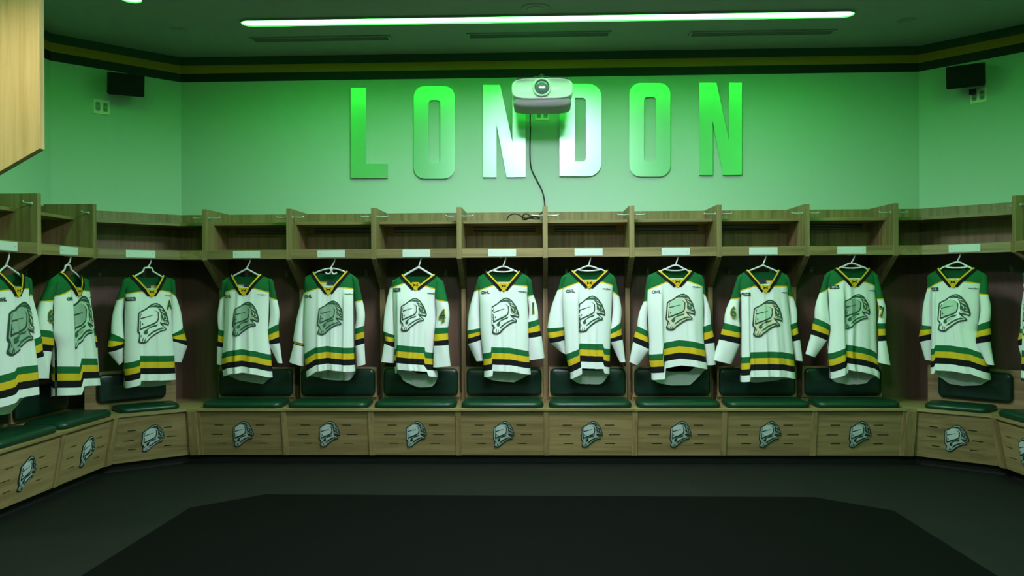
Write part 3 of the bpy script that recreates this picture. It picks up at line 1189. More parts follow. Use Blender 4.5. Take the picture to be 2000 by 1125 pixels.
    def vband(w0, w1, name, mat, off, parent):
        mb = MB()
        cvs = []
        for (a, b, sd) in ((cL, V, 1), (cR, V, -1)):
            d = Vector((b[0] - a[0], b[1] - a[1])).normalized()
            n = Vector((d.y, -d.x)) * sd        # outwards from the neck opening
            if n.x * sd > 0:
                n = -n
            row = []
            for k in range(13):
                f = k / 12 * 1.0 - .03
                px_, pz_ = lerp(a[0], b[0], f), lerp(a[1], b[1], f)
                q = []
                for ww in (w0, w1):
                    X, Z = px_ + n.x * ww, pz_ + n.y * ww
                    q.append(Vector((X, min(y_front(X, Z), y_front(px_, pz_ - .004)) - off, Z - zh)))
                row.append(q)
            vs = [p for q in row for p in q]
            mb.add(vs, [(2 * k, 2 * k + 1, 2 * k + 3, 2 * k + 2) for k in range(12)])
        return mb.build(name, mat, parent, True)

    col = vband(.0, .030, 'collar', 'knit_black', .0045, t)
    vband(-.002, .0085, 'collar_edge', 'knit_gold', .0062, col)
    # green inner lining round the back of the neck
    tw = .040
    tabp = [(V[0] - tw * .95, V[1] + .028), (V[0] - tw * .6, V[1] + .046), (V[0] + tw * .6, V[1] + .046), (V[0] + tw * .95, V[1] + .028), (V[0] + .005, V[1] - .016), (V[0] - .005, V[1] - .016)]
    zt = V[1] + .020
    def tabsurf(off):
        def g(x, y, z):
            zz = min(z, zt)
            return Vector((x, min(y_front(x, z), y_front(V[0], V[1])) - off, z - zh))
        return g
    tab = layer_obj('collar_tab', [tabp], tabsurf(.009), 'knit_gold', t, step=.02)
    mk = V[1] + .024
    mark = [[(-.020, .010), (-.012, .009), (-.006, .003), (.006, .003), (.012, .009), (.020, .010), (.013, .0), (.020, -.010), (.012, -.009), (.006, -.003), (-.006, -.003), (-.012, -.009), (-.020, -.010), (-.013, 0)]]
    layer_obj('tab_mark', [[(V[0] + x, mk + z) for x, z in mark[0]]], tabsurf(.0105), 'knit_black', tab)
    # label inside the back of the neck
    if opts.get('label_in', True):
        lz = (cL[1] + cR[1]) / 2 - .085
        lx = (cL[0] + cR[0]) / 2
        MB().box(lx - .035, lx + .035, y_back(lx, lz) - .012, y_back(lx, lz) - .010, lz - .012 - zh, lz + .012 - zh).build('neck_label', 'print_blue', t)

    # crest
    ccx, ccy, cw, crot = data['crest']
    c0 = P(ccx, ccy)
    wm = abs(P(ccx + cw / 2, ccy)[0] - P(ccx - cw / 2, ccy)[0])
    clip = [(P(x, ccy)[0], s) for x, s in opts.get('clip', [])]
    if 'fold' in opts and not clip:
        clip = []
    hk = opts.get('tall', 1.0)

    def E(polys, k=1.0):
        r = escale(polys, wm * k, 0, 0, math.radians(crot))
        return [[(c0[0] + x, c0[1] + z * hk) for x, z in p] for p in r]
    cr = layer_obj('crest', E([EO]), surf(.0065), 'crest_dark', t, clip=clip, step=.016)
    if cr:
        tag(cr, 'knight head crest')
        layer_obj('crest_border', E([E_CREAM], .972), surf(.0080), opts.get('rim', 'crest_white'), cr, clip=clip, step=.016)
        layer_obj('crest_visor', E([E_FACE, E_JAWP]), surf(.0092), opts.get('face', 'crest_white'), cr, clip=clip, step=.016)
        layer_obj('crest_mane', E(E_MANE), surf(.0098), 'crest_green', cr, clip=clip, step=.016)
        layer_obj('crest_mane_gap', E(E_MANE_GAP), surf(.0108), 'crest_cream', cr, clip=clip, step=.016)
        layer_obj('crest_linework', E(E_DARK), surf(.0103), 'crest_dark', cr, clip=clip, step=.016)

    # league patch and small script on the chest
    lx, ly = data['ohl']
    p = P(lx, ly)
    def pf(cx, cz, off, rot=0.0):
        c, s = math.cos(rot), math.sin(rot)
        def g(x, z):
            X, Z = cx + x * c - z * s, cz + x * s + z * c
            return (X, y_front(X, Z) - off, Z - zh)
        return g
    if opts.get('dark_patch'):
        pp = pf(p[0], p[1], .0035, .06)
        me = bpy.data.meshes.new('league_patch')
        gx = [-.030, -.015, 0, .015, .030]
        me.from_pydata([pp(x, z) for z in (-.015, 0, .013) for x in gx], [], [(i + 5 * j, i + 1 + 5 * j, i + 6 + 5 * j, i + 5 + 5 * j) for i in range(4) for j in range(2)])
        me.materials.append(MATS['print_dark'])
        pt = link('league_patch', me, t)
        text_obj('patch_lettering', 'OHL', .014, pf(p[0], p[1], .0065, .06), 'emblem_silver', pt, .02)
    else:
        pt = text_obj('league_patch', 'OHL', .025, pf(p[0], p[1], .0045, .06), 'print_dark', t, .045)
    sx, sy = data['script']
    p2 = P(sx, sy)
    path = [(-.030, .004), (-.022, .001), (-.016, .004), (-.010, -.001), (-.004, .003), (.002, -.004), (.008, .006), (.012, -.004), (.020, .000), (.030, -.004)]
    g = pf(p2[0], p2[1], .0045, 0)
    MB().tube(smooth_path([g(x, z) for x, z in path], 3), .0018, 5).build('chest_script', 'print_dark', t)
    if opts.get('capA'):
        p3 = P(*opts['capA'])
        gg = pf(p3[0], p3[1], .006)
        text_obj('chest_letter', 'A', .075, gg, 'knit_gold', t, .085, .75)
        gg = pf(p3[0], p3[1], .0075)
        text_obj('chest_letter_face', 'A', .072, gg, 'knit_green', t, .03, .72)
    if opts.get('num'):
        ch, nx, ny, hh, sk = opts['num']
        sl, secs, yo = slv[sk]
        pc = P(nx, ny)
        zH = abs(P(nx, ny)[1] - P(nx, ny + hh)[1])
        # sleeve half width and centre at that height, to lay the number round the sleeve
        def sleeve_y(x, z):
            for i in range(6):
                za = (secs[i][0][1] + secs[i][1][1]) / 2
                zb = (secs[i + 1][0][1] + secs[i + 1][1][1]) / 2
                if zb <= z <= za:
                    f = (za - z) / max(1e-5, za - zb)
                    l = lerp(secs[i][0][0], secs[i + 1][0][0], f)
                    r = lerp(secs[i][1][0], secs[i + 1][1][0], f)
                    hw = (r - l) / 2
                    dep = max(.022, min(.050, hw * .8))
                    s = max(-.995, min(.995, (x - (l + r) / 2) / hw))
                    return yo * 1.0 - dep * 1.13 * (1 - s * s) ** .5 - .001
            return yo - .05
        def gn(off):
            return lambda x, z: (pc[0] + x, sleeve_y(pc[0] + x, pc[1] + z) - off, pc[1] + z - zh)
        text_obj('sleeve_number', ch, zH * 1.10, gn(.007), 'knit_gold', sl, .075, .78)
        text_obj('sleeve_number_face', ch, zH, gn(.0095), 'crest_green', sl, .035, .74)

    # hanger: stands on its own, hooked under the shelf
    hk_, ap = P(*data['hook']), P(*data['apex'])
    hang(opts['hanger'], opts['hlabel'], p0, rz, hk_, ap, cL, cR, shL, shR, V)
    return t


def hang(kind, label, p0, rz, hk, ap, cL, cR, shL, shR, V):
    t = thing('coat_hanger', label, 'hanger', (p0.x, p0.y, ap[1]), rz, 'white plastic coat hangers')
    az = ap[1]
    R_ = .0065
    def q(x, z, y=0):
        return (x, y, z - az)
    top = 1.556
    hp = smooth_path([q(ap[0], ap[1]), q(ap[0] + .002, ap[1] + .012), q(lerp(ap[0], hk[0], .6), lerp(ap[1], hk[1], .55)), q(hk[0], hk[1] - .004), q(hk[0] + .003, top - .012), q(hk[0] - .012, top), q(hk[0] - .026, top - .010)], 4)
    a1, a2 = (cL[0] + .012, cL[1] - .006), (cR[0] - .012, cR[1] - .006)
    e1, e2 = (lerp(shL[0], cL[0], .25), shL[1] - .028), (lerp(shR[0], cR[0], .25), shR[1] - .028)
    bar = MB()
    if kind == 'flat':
        w = .026
        pts = [q(*e1), q(*a1), q(ap[0] - w - .012, ap[1] - .026), q(ap[0] - w, ap[1]), q(ap[0] + w, ap[1]), q(ap[0] + w + .012, ap[1] - .026), q(*a2), q(*e2)]
        bar.tube(smooth_path(pts, 4), R_, 8)
    elif kind == 'loop':
        pts = [q(*e1), q(*a1), q(lerp(a1[0], ap[0], .45), lerp(a1[1], ap[1], .55)), q(ap[0] - .018, ap[1]), q(ap[0] + .018, ap[1]), q(lerp(a2[0], ap[0], .45), lerp(a2[1], ap[1], .55)), q(*a2), q(*e2)]
        bar.tube(smooth_path(pts, 4), R_, 8)
        zl = lerp(a1[1], ap[1], .12)
        bar.tube(smooth_path([q(lerp(a1[0], ap[0], .30), lerp(a1[1], ap[1], .30)), q(ap[0] - .03, zl), q(ap[0] + .03, zl), q(lerp(a2[0], ap[0], .30), lerp(a2[1], ap[1], .30))], 4), R_ * .9, 8)
    elif kind == 'scroll':
        pts = [q(*e1), q(*a1), q(ap[0] - .022, ap[1] - .004), q(ap[0] - .004, ap[1] - .018), q(ap[0] - .010, ap[1] - .040), q(ap[0] - .030, ap[1] - .044), q(ap[0] - .044, ap[1] - .034)]
        bar.tube(smooth_path(pts, 5), R_, 8)
        pts = [q(*e2), q(*a2), q(ap[0] + .022, ap[1] - .004), q(ap[0] + .004, ap[1] - .018), q(ap[0] + .010, ap[1] - .040), q(ap[0] + .030, ap[1] - .044), q(ap[0] + .044, ap[1] - .034)]
        bar.tube(smooth_path(pts, 5), R_, 8)
        bar.tube([q(ap[0], ap[1] + .008), q(ap[0], ap[1] - .030)], R_ * 1.1, 8)
    else:
        rr = .0085 if kind == 'thick' else R_
        bar.tube([q(*e1), q(*a1), q(lerp(a1[0], ap[0], .92), lerp(a1[1], ap[1], .94)), q(ap[0], ap[1] + .001), q(lerp(a2[0], ap[0], .92), lerp(a2[1], ap[1], .94)), q(*a2), q(*e2)], rr, 8)
    # lower bar inside the jersey
    zb = min(V[1] + .045, min(cL[1], cR[1]) - .04)
    if kind in ('loop', 'plain', 'flat', 'scroll'):
        bar.tube([q(*e1), q(e1[0] + .03, zb + .004), q(lerp(cL[0], cR[0], .2), zb), q(lerp(cL[0], cR[0], .8), zb), q(e2[0] - .03, zb + .004), q(*e2)], .0055, 8)
    bar.build('bar', 'plastic_white', t, True)
    MB().tube(hp, R_ * .85, 8).build('hook', 'plastic_white', t, True)
    return t


J = {}
J['al'] = dict(c=(200, 500, 4.168), L=[(180, 200), (185, 300), (175, 600), (170, 900), (175, 1010)], R=[(562, 200), (556, 300), (566, 640), (582, 810), (592, 1005)],
    top=[(172, 190), (250, 158), (378, 318), (490, 158), (572, 190)], yoke=[(175, 305), (300, 285), (470, 278), (565, 295)], g=[(168, 870), (272, 838), (278, 808), (582, 808)], bh=49,
    bhem=[(180, 1055), (370, 1075), (565, 1058)], SL=[(165, 195, 215, 190), (122, 360, 190, 335), (78, 630, 188, 684), (58, 690, 182, 700), (50, 742, 182, 712), (52, 785, 180, 740), (140, 890, 178, 850)],
    SR=[(540, 190, 588, 198), (550, 295, 607, 340), (562, 640, 660, 580), (572, 655, 676, 628), (572, 672, 690, 690), (568, 692, 698, 735), (580, 862, 650, 866)],
    crest=(388, 545, 268, -2), ohl=(212, 350), script=(522, 325), hook=(393, 45), apex=(372, 98))
J['b0'] = dict(c=(410, 500, 4.168), L=[(108, 200), (128, 300), (118, 620), (98, 880), (115, 975)], R=[(508, 200), (482, 300), (472, 600), (495, 800), (508, 985)],
    top=[(110, 195), (185, 152), (300, 306), (412, 152), (503, 195)], yoke=[(120, 290), (250, 262), (390, 262), (485, 290)], g=[(98, 795), (190, 765), (290, 752), (400, 770), (490, 800)], bh=46,
    bhem=[(120, 985), (200, 1020), (300, 1038), (400, 1055), (505, 985)], SL=[(100, 205, 150, 192), (75, 360, 128, 325), (63, 592, 118, 612), (60, 640, 115, 660), (57, 690, 112, 710), (52, 735, 105, 745), (50, 882, 100, 890)],
    SR=[(475, 190, 515, 205), (476, 330, 540, 358), (470, 600, 552, 555), (468, 650, 555, 610), (468, 700, 556, 660), (476, 722, 562, 710), (545, 870, 584, 874)],
    crest=(318, 512, 208, -4), ohl=(162, 328), script=(438, 315), hook=(325, 42), apex=(300, 106))
J['b1'] = dict(c=(560, 500, 4.165), L=[(150, 200), (145, 300), (140, 600), (145, 800), (165, 985)], R=[(552, 180), (545, 260), (548, 600), (550, 740), (560, 945)],
    top=[(152, 172), (222, 130), (358, 298), (488, 125), (562, 168)], yoke=[(138, 300), (280, 258), (450, 250), (548, 262)], g=[(145, 798), (250, 740), (350, 726), (475, 740), (552, 742)], bh=47,
    bhem=[(175, 985), (300, 1015), (400, 1022), (500, 1024), (560, 985)], SL=[(145, 205, 195, 180), (136, 300, 185, 290), (46, 690, 142, 712), (52, 698, 144, 720), (54, 706, 144, 729), (52, 714, 144, 738), (15, 862, 138, 898)],
    SR=[(525, 165, 580, 188), (548, 375, 612, 360), (550, 595, 626, 568), (551, 640, 628, 615), (551, 685, 628, 665), (553, 735, 628, 712), (565, 902, 637, 882)],
    crest=(378, 502, 212, -3), ohl=(188, 328), script=(518, 310), hook=(388, 40), apex=(362, 98))
J['b2'] = dict(c=(735, 500, 4.168), L=[(130, 240), (138, 400), (148, 600), (150, 750), (145, 860), (155, 945)], R=[(520, 220), (492, 400), (490, 600), (470, 780), (468, 880), (500, 950)],
    top=[(145, 195), (215, 150), (330, 262), (468, 150), (530, 190)], yoke=[(112, 258), (245, 215), (330, 250), (400, 240), (500, 268)], g=[(145, 760), (174, 750), (179, 718), (410, 735), (414, 775), (470, 785)], bh=48,
    bhem=[(155, 950), (200, 1030), (330, 1078), (450, 1080), (515, 1060)], SL=[(135, 215, 190, 185), (106, 262, 165, 245), (52, 610, 150, 645), (62, 650, 150, 668), (70, 690, 150, 700), (60, 712, 150, 745), (35, 862, 142, 872)],
    SR=[(468, 190, 545, 205), (484, 350, 588, 372), (484, 582, 590, 578), (481, 632, 590, 625), (477, 688, 592, 675), (474, 728, 594, 720), (468, 900, 610, 890)],
    crest=(315, 475, 212, 0), ohl=(175, 275), script=(458, 305), hook=(360, 32), apex=(345, 92))
J['b3'] = dict(c=(900, 500, 4.165), L=[(140, 230), (155, 400), (160, 600), (182, 800), (190, 940)], R=[(550, 200), (540, 320), (550, 560), (552, 770), (570, 960)],
    top=[(140, 172), (215, 128), (352, 270), (472, 125), (548, 165)], yoke=[(105, 290), (270, 235), (440, 232), (540, 242)], g=[(175, 790), (247, 775), (251, 735), (400, 740), (552, 770)], bh=47,
    bhem=[(190, 1015), (300, 1030), (430, 1038), (570, 975)], SL=[(135, 195, 190, 170), (106, 292, 165, 265), (50, 606, 164, 585), (54, 640, 166, 612), (54, 672, 166, 640), (54, 716, 168, 682), (125, 858, 182, 852)],
    SR=[(522, 170, 575, 195), (538, 330, 590, 318), (543, 540, 630, 515), (545, 590, 640, 560), (546, 628, 648, 608), (548, 668, 658, 652), (552, 850, 682, 828)],
    crest=(362, 485, 232, 2), ohl=(205, 295), script=(502, 290), hook=(362, 28), apex=(345, 88))
J['b4'] = dict(c=(1080, 500, 4.167), L=[(75, 220), (80, 400), (92, 600), (100, 790), (120, 880), (140, 960)], R=[(498, 200), (482, 300), (472, 560), (466, 740), (462, 940)],
    top=[(72, 165), (160, 120), (292, 246), (435, 118), (498, 162)], yoke=[(45, 272), (210, 210), (400, 210), (490, 235)], g=[(98, 797), (206, 750), (211, 705), (404, 712), (409, 745), (466, 757)], bh=49,
    bhem=[(145, 1030), (230, 1052), (400, 1056), (462, 1015)], SL=[(65, 180, 120, 155), (36, 280, 100, 252), (-46, 588, 96, 578), (-42, 625, 96, 602), (-36, 670, 96, 645), (-22, 710, 96, 685), (55, 775, 104, 800)],
    SR=[(465, 165, 510, 185), (480, 285, 540, 328), (468, 600, 553, 540), (458, 640, 560, 590), (455, 675, 563, 640), (468, 700, 570, 680), (545, 866, 592, 865)],
    crest=(305, 468, 232, 2), ohl=(140, 285), script=(432, 268), hook=(303, 28), apex=(290, 84))
J['b5'] = dict(c=(1220, 500, 4.167), L=[(188, 180), (182, 400), (198, 690), (195, 830), (215, 960)], R=[(632, 190), (642, 400), (640, 640), (655, 800), (672, 905)],
    top=[(195, 155), (280, 118), (420, 236), (535, 118), (628, 158)], yoke=[(190, 270), (330, 208), (500, 200), (638, 245)], g=[(192, 800), (294, 785), (299, 702), (430, 678), (540, 690), (650, 718)], bh=50,
    bhem=[(215, 1025), (300, 1052), (400, 1064), (550, 1062), (670, 960)], SL=[(180, 180, 235, 160), (158, 372, 210, 362), (105, 570, 190, 612), (90, 615, 195, 662), (78, 658, 200, 705), (70, 700, 212, 765), (40, 862, 112, 895)],
    SR=[(595, 160, 645, 185), (632, 300, 665, 332), (640, 575, 708, 550), (642, 628, 720, 605), (644, 685, 730, 655), (646, 715, 735, 705), (672, 890, 746, 885)],
    crest=(442, 455, 240, -3), ohl=(248, 292), script=(575, 252), hook=(430, 20), apex=(415, 78))
J['b6'] = dict(c=(1390, 500, 4.168), L=[(215, 190), (236, 330), (238, 600), (236, 850), (232, 1000)], R=[(618, 190), (617, 350), (640, 550), (662, 760), (680, 990)],
    top=[(215, 160), (290, 115), (418, 284), (540, 115), (618, 158)], yoke=[(222, 278), (330, 242), (500, 242), (618, 242)], g=[(236, 822), (290, 812), (296, 778), (440, 772), (550, 775), (672, 800)], bh=49,
    bhem=[(240, 1020), (380, 1042), (520, 1028), (675, 1000)], SL=[(208, 175, 255, 162), (158, 352, 240, 338), (105, 545, 240, 578), (88, 595, 240, 628), (78, 638, 240, 668), (65, 680, 238, 718), (10, 845, 165, 883)],
    SR=[(585, 162, 632, 182), (608, 318, 670, 340), (638, 560, 700, 535), (648, 604, 705, 580), (652, 652, 712, 630), (660, 697, 725, 680), (685, 850, 747, 858)],
    crest=(435, 507, 245, -3), ohl=(268, 312), script=(585, 298), hook=(437, 18), apex=(418, 76))
J['b7'] = dict(c=(1570, 500, 4.167), L=[(185, 160), (195, 300), (210, 600), (190, 780), (200, 880), (210, 950)], R=[(578, 150), (582, 350), (585, 600), (588, 800), (612, 940)],
    top=[(180, 138), (265, 98), (385, 236), (525, 98), (590, 138)], yoke=[(150, 292), (195, 255), (300, 195), (480, 210), (580, 242)], g=[(183, 797), (308, 740), (314, 715), (440, 735), (530, 760), (590, 800)], bh=50,
    bhem=[(212, 960), (260, 1035), (400, 1058), (540, 1050), (610, 975)], SL=[(168, 158, 220, 140), (135, 302, 205, 262), (95, 505, 240, 575), (80, 550, 222, 615), (72, 598, 208, 650), (65, 640, 192, 690), (20, 797, 98, 828)],
    SR=[(550, 140, 605, 160), (578, 350, 628, 345), (583, 545, 645, 545), (588, 592, 645, 590), (590, 645, 647, 640), (588, 690, 650, 685), (584, 862, 685, 885)],
    crest=(398, 452, 232, -3), ohl=(232, 252), script=(542, 282), hook=(408, 10), apex=(388, 62))
J['ar'] = dict(c=(1780, 490, 3.877), L=[(135, 200), (160, 300), (165, 600), (160, 760), (158, 940)], R=[(560, 190), (535, 330), (510, 600), (578, 800), (600, 970)],
    top=[(130, 182), (210, 130), (340, 262), (472, 128), (565, 178)], yoke=[(118, 280), (260, 225), (430, 230), (545, 245)], g=[(160, 742), (200, 735), (206, 710), (320, 712), (450, 730), (590, 795)], bh=47,
    bhem=[(170, 965), (260, 1015), (350, 1030), (500, 1025), (600, 990)], SL=[(122, 192, 178, 168), (115, 288, 170, 262), (75, 560, 168, 572), (60, 600, 168, 592), (52, 650, 166, 626), (60, 690, 165, 670), (96, 825, 152, 832)],
    SR=[(525, 172, 580, 195), (528, 325, 596, 330), (522, 560, 610, 530), (513, 610, 612, 585), (503, 655, 620, 630), (506, 700, 612, 685), (585, 855, 642, 862)],
    crest=(345, 470, 248, -2), ohl=(192, 290), script=(488, 285), hook=(368, 32), apex=(348, 88))
J['l0'] = dict(c=(0, 490, 3.41), L=[(338, 200), (350, 300), (345, 560), (362, 640), (365, 900)], R=[(578, 190), (585, 300), (602, 540), (625, 760), (638, 890)],
    top=[(338, 188), (400, 142), (465, 292), (522, 155), (572, 185)], yoke=[(345, 298), (420, 255), (500, 262), (588, 268)], g=[(364, 770), (459, 772), (464, 715), (622, 718)], bh=46,
    bhem=[(362, 985), (440, 968), (590, 948), (630, 920)], SL=[(332, 205, 375, 185), (298, 335, 356, 328), (275, 525, 350, 545), (270, 570, 350, 590), (275, 620, 350, 635), (280, 665, 345, 675), (278, 850, 332, 850)],
    SR=[(550, 182, 582, 205), (578, 318, 605, 328), (596, 525, 632, 512), (600, 570, 640, 560), (606, 610, 648, 603), (612, 650, 652, 643), (636, 795, 668, 800)],
    crest=(480, 480, 165, -6), ohl=(402, 320), script=(562, 312), hook=(468, 55), apex=(452, 98))
J['l1'] = dict(c=(0, 490, 3.41), L=[(-105, 200), (-95, 300), (-95, 600), (-85, 990)], R=[(182, 180), (172, 280), (185, 480), (210, 750), (212, 960)],
    top=[(-105, 190), (-25, 140), (55, 292), (128, 145), (188, 182)], yoke=[(-105, 270), (20, 252), (100, 250), (175, 248)], g=[(-85, 838), (24, 800), (30, 775), (212, 755)], bh=50,
    bhem=[(-70, 1075), (60, 1098), (150, 1085), (205, 1010)], SL=[(-115, 205, -60, 185), (-140, 330, -80, 310), (-170, 575, -85, 600), (-180, 625, -85, 640), (-188, 670, -85, 690), (-190, 710, -85, 730), (-220, 860, -130, 870)],
    SR=[(155, 172, 198, 195), (168, 282, 220, 312), (190, 600, 262, 550), (195, 645, 275, 600), (200, 690, 282, 650), (205, 722, 290, 690), (215, 850, 330, 850)],
    crest=(72, 520, 190, -8), ohl=(-45, 325), script=(158, 295), hook=(58, 38), apex=(42, 98))
J['r0'] = dict(J['ar'], shift=(0.0, 'ar'))

W_ = 'white hockey jersey '
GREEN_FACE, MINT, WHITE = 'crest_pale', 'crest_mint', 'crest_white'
SPEC = [
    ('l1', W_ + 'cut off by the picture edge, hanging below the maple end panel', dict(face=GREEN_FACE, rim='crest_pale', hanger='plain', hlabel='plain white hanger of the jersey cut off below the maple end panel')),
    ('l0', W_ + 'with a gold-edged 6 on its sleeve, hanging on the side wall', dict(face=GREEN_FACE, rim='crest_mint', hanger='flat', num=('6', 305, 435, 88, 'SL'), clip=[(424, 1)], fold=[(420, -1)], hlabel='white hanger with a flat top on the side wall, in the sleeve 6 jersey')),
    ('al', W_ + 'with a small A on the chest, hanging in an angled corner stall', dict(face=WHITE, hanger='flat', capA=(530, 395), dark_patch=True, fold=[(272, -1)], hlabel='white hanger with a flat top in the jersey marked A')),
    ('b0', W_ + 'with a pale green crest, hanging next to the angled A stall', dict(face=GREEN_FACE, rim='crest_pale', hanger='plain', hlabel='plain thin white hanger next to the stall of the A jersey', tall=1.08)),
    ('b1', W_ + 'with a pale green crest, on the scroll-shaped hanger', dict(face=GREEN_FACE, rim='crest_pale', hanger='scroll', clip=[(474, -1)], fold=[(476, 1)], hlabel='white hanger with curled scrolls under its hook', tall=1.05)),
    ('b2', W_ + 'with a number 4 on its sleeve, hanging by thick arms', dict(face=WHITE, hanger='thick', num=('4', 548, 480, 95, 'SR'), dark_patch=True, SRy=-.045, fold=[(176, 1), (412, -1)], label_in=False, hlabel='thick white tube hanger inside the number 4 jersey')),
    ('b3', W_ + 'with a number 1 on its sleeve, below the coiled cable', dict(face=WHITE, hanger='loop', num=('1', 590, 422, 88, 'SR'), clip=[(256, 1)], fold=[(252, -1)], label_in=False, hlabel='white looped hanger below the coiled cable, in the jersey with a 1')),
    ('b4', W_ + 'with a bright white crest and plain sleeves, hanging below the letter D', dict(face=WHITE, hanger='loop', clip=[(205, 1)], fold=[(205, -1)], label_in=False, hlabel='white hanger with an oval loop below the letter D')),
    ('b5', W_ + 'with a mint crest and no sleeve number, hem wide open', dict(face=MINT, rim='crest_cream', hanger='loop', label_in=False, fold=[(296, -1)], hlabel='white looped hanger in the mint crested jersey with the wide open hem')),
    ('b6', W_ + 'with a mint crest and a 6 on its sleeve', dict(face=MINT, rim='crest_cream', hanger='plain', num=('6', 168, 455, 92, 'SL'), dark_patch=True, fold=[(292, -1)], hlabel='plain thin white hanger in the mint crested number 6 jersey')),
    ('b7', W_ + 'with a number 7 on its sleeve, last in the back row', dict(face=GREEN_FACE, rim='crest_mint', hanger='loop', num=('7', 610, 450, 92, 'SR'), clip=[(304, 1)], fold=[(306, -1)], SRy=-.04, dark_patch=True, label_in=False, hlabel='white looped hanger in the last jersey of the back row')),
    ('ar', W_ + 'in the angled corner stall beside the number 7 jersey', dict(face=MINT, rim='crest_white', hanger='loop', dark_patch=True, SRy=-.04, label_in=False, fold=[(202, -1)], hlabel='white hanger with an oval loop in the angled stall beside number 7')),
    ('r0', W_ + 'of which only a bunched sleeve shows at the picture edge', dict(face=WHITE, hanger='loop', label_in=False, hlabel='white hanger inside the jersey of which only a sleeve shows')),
]
for k, lab, op in SPEC:
    jersey(k, k, J[k], lab, op)

# ------------------------------------------------------------------ projector on a wall arm
PY = 0.02                                      # front face
pc = on_plane(1059, 178, (0, PY, 0), WN)
PX, PZ = pc.x, pc.z
t = thing('projector', 'white projector with a round lens hanging on a black wall arm', 'projector', (PX, PY, PZ - .10))
# shell: stacked outlines (x, z) along y
def shell_ring(hw, zt, zb, y, n=32, e=4.0):
    out = []
    for k in range(n):
        a = 2 * PI * k / n
        c, s = math.cos(a), math.sin(a)
        x = hw * math.copysign(abs(c) ** (2 / e), c)
        zz = math.copysign(abs(s) ** (2 / e), s)
        out.append(Vector((x, y, (zt + zb) / 2 + (zt - zb) / 2 * zz)))
    return out
mb = MB()
rings = [shell_ring(.205, .188, .062, .012), shell_ring(.222, .196, .050, .0), shell_ring(.2265, .199, .046, .02), shell_ring(.2265, .200, .044, .15), shell_ring(.224, .198, .046, .29), shell_ring(.21, .19, .055, .30)]
vs = [p for r in rings for p in r]
n = 32
fs = [tuple(range(n))[::-1], tuple(range(len(vs) - n, len(vs)))]
for i in range(len(rings) - 1):
    for k in range(n):
        fs.append((i * n + k, i * n + (k + 1) % n, (i + 1) * n + (k + 1) % n, (i + 1) * n + k))
MB().add(vs, fs).build('upper_shell', 'proj_white', t, True)
mb = MB()
rings = [shell_ring(.196, .062, .006, .022, 32, 3.2), shell_ring(.214, .066, -.010, .034, 32, 3.2), shell_ring(.216, .068, -.014, .06, 32, 3.2), shell_ring(.216, .068, -.014, .26, 32, 3.2), shell_ring(.205, .066, .0, .292, 32, 3.2)]
vs = [p for r in rings for p in r]
fs = [tuple(range(n))[::-1], tuple(range(len(vs) - n, len(vs)))]
for i in range(len(rings) - 1):
    for k in range(n):
        fs.append((i * n + k, i * n + (k + 1) % n, (i + 1) * n + (k + 1) % n, (i + 1) * n + k))
MB().add(vs, fs).build('lower_shell', 'proj_grey', t, True)
lz = .128
mb = MB()
prof = [(.050, .012), (.066, .010), (.070, -.004), (.066, -.016), (.058, -.018), (.054, -.006)]
nn = 36
rv = [(-.002 + r * math.cos(2 * PI * k / nn), y, lz + r * math.sin(2 * PI * k / nn)) for r, y in prof for k in range(nn)]
rf = [(i * nn + k, i * nn + (k + 1) % nn, (i + 1) * nn + (k + 1) % nn, (i + 1) * nn + k) for i in range(len(prof) - 1) for k in range(nn)]
ringo = MB().add(rv, rf).build('lens_ring', 'proj_white', t, True)
MB().cyl((-.002, -.007, lz), (0, 1, 0), .055, .012, 36).build('lens_barrel', 'black_plastic', ringo)
dome = MB()
dv, df = [], []
for i in range(5):
    a = i / 4 * PI / 2
    for k in range(28):
        dv.append((-.002 + .047 * math.cos(a) * math.cos(2 * PI * k / 28), -.008 - .010 * math.sin(a), lz + .047 * math.cos(a) * math.sin(2 * PI * k / 28)))
for i in range(4):
    for k in range(28):
        df.append((i * 28 + k, i * 28 + (k + 1) % 28, (i + 1) * 28 + (k + 1) % 28, (i + 1) * 28 + k))
dome.add(dv, df).build('lens', 'glass_dark', ringo, True)
MB().box(-.19, -.145, .02, .06, .192, .206).build('vent_slot', 'black_plastic', t)
MB().box(.12, .19, .02, .06, .196, .202).build('control_strip', 'black_plastic', t)
mnt = MB().cyl((-.004, .10, .196), (0, 0, 1), .058, .016, 24)
mnt.cyl((-.004, .10, .212), (0, 0, 1), .025, .03, 18)
mnt.box(-.062, .054, .06, .14, .214, .226)
mnt.build('mount_plate', 'black_plastic', t, False)
MB().tube([(-.004, .10, .235), (-.004, .18, .262), (-.004, .57, .262)], .017, 12).build('wall_arm', 'black_plastic', t, True)
MB().box(-.06, .05, .575, .598, .21, .31).build('wall_plate', 'black_plastic', t)
MB().tube([(-.09, .1, .19), (-.085, .1, .215), (-.075, .1, .21)], .006, 6).build('mount_knob', 'black_plastic', t)

# power lead from the projector down the wall
def wallp(px, py, off=.012):
    p = on_plane(px, py, (0, YW - off, 0), WN)
    return (p.x, YW - off, p.z)
pts = [(PX - .09, PY + .25, PZ - .06), (PX - .095, .42, PZ - .16)] + [wallp(*q) for q in ((1036, 250), (1035, 300), (1038, 330), (1050, 355), (1060, 376), (1064, 398))] + [(wallp(1064, 420)[0], YW - .03, 1.90), (wallp(1058, 428)[0], .50, 1.842)]
MB().tube(smooth_path(pts, 5), .0055, 7).build('power_cord', 'black_plastic', None, True)
tag(bpy.data.objects['power_cord'], 'thin black power cord dangling from the projector down the green-lit wall', 'cord')
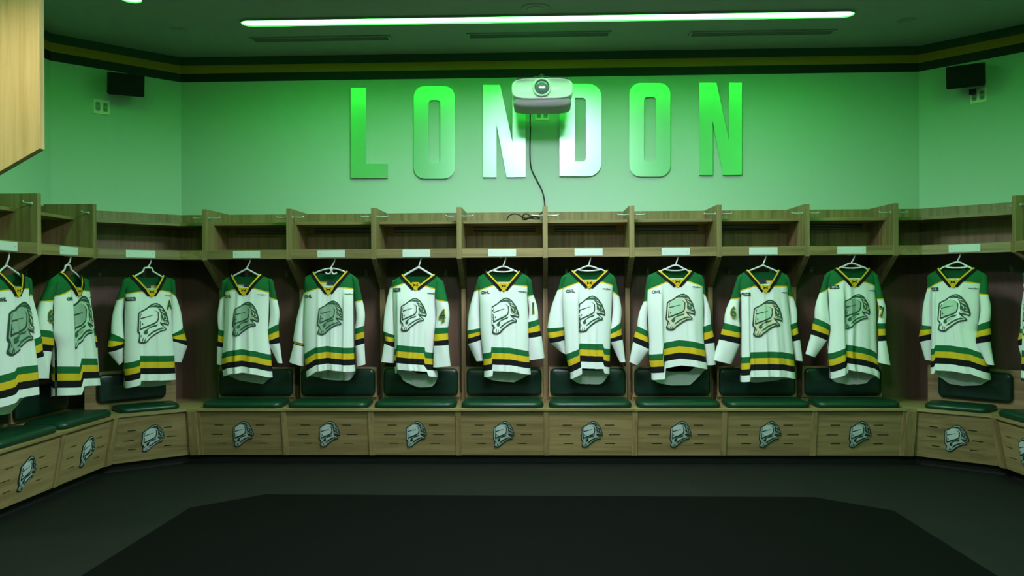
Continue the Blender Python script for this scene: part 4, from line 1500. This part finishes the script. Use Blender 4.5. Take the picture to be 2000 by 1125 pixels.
# coiled remainder on top of the stall
def shp(px, py, y=.34):
    p = on_plane(px, py, (0, y, 0), WN)
    return p.x, y, max(p.z, 1.839)
pts = [shp(990, 430), shp(993, 423), shp(1002, 418), shp(1012, 419), shp(1022, 425), shp(1030, 428, .38), shp(1022, 429, .42), shp(1020, 424, .40), shp(1025, 418, .38), shp(1032, 419, .36), shp(1038, 426, .35), shp(1048, 428, .40),
       shp(1054, 426, .44), shp(1044, 424, .46), shp(1032, 427, .42), shp(1026, 428, .36), shp(1036, 423, .36), shp(1050, 422, .38), shp(1056, 417, .42), shp(1060, 413, .50)]
pts = [(a, b, c) for a, b, c in pts]
MB().tube(smooth_path(pts, 5), .005, 7).build('coiled_cable', 'black_plastic', None, True)
tag(bpy.data.objects['coiled_cable'], 'loosely coiled black cable lying on top of the stall below the projector', 'cable')


# ------------------------------------------------------------------ wall sockets and speakers
def socket(label, loc, rz):
    t = thing('wall_socket', label, 'socket', loc, rz, 'wall sockets high on the wall')
    MB().box(-.058, .058, -.007, 0, -.055, .055).build('cover_plate', 'beige_plate', t, bevel=.002)
    for x in (-.027, .027):
        o = MB().ex_y(rrect(.034, .070, .012, 4, x, 0), -.010, -.006).build('outlet', 'proj_grey', t)
        for z in (-.018, .018):
            MB().box(x - .008, x - .004, -.0108, -.010, z - .006, z + .006).build('pin_slot', 'black_plastic', o)
            MB().box(x + .004, x + .008, -.0108, -.010, z - .006, z + .006).build('pin_slot', 'black_plastic', o)
    return t


def on_angled(sg, px, py):
    n = Vector((sg, 1, 0)).normalized()
    return on_plane(px, py, (sg * XC, YW, 0), n)


p = on_plane(1059, 222, (0, YW, 0), WN)
s1 = socket('small beige wall socket just below the projector', (p.x, YW, p.z), 0)
p = on_angled(-1, 198, 209)
socket('beige wall socket below the tilted speaker near the maple panel', p, PI / 4)
p = on_angled(1, 1911, 187)
s3 = socket('beige wall socket with a black plug, below the speaker over the number 7 side', p, -PI / 4)
MB().box(-.055, -.010, -.032, -.010, .012, .052).build('plug', 'black_plastic', s3)


def speaker(label, sg, px, py, yaw, tilt):
    p = on_angled(sg, px, py)
    n = Vector((-sg, -1, 0)).normalized()
    t = thing('speaker', label, 'speaker', p, -sg * PI / 4, 'black speakers on the angled walls')
    rot = Matrix.Translation((0, -.15, 0)) @ Matrix.Rotation(math.radians(yaw), 4, 'Z') @ Matrix.Rotation(math.radians(tilt), 4, 'X')
    me = MB().ex_y(rrect(.255, .165, .01, 2), -.05, .055).mesh('cabinet', 'black_plastic')
    me.transform(rot)
    link('cabinet', me, t)
    me = MB().ex_y(rrect(.248, .158, .008, 2), -.060, -.05).mesh('grille', 'black_grille')
    me.transform(rot)
    link('grille', me, t)
    MB().tube([(0, -.10, 0), (0, -.05, -.01), (0, -.005, -.01)], .014, 10).build('bracket', 'black_plastic', t, True)
    MB().box(-.035, .035, -.010, 0, -.05, .03).build('wall_plate', 'black_plastic', t)


speaker('black wall speaker tilted down, on the angled wall near the maple panel', -1, 233, 172, -14, 14)
speaker('black wall speaker tilted down, on the angled wall beyond the last letter N', 1, 1900, 155, 14, 14)
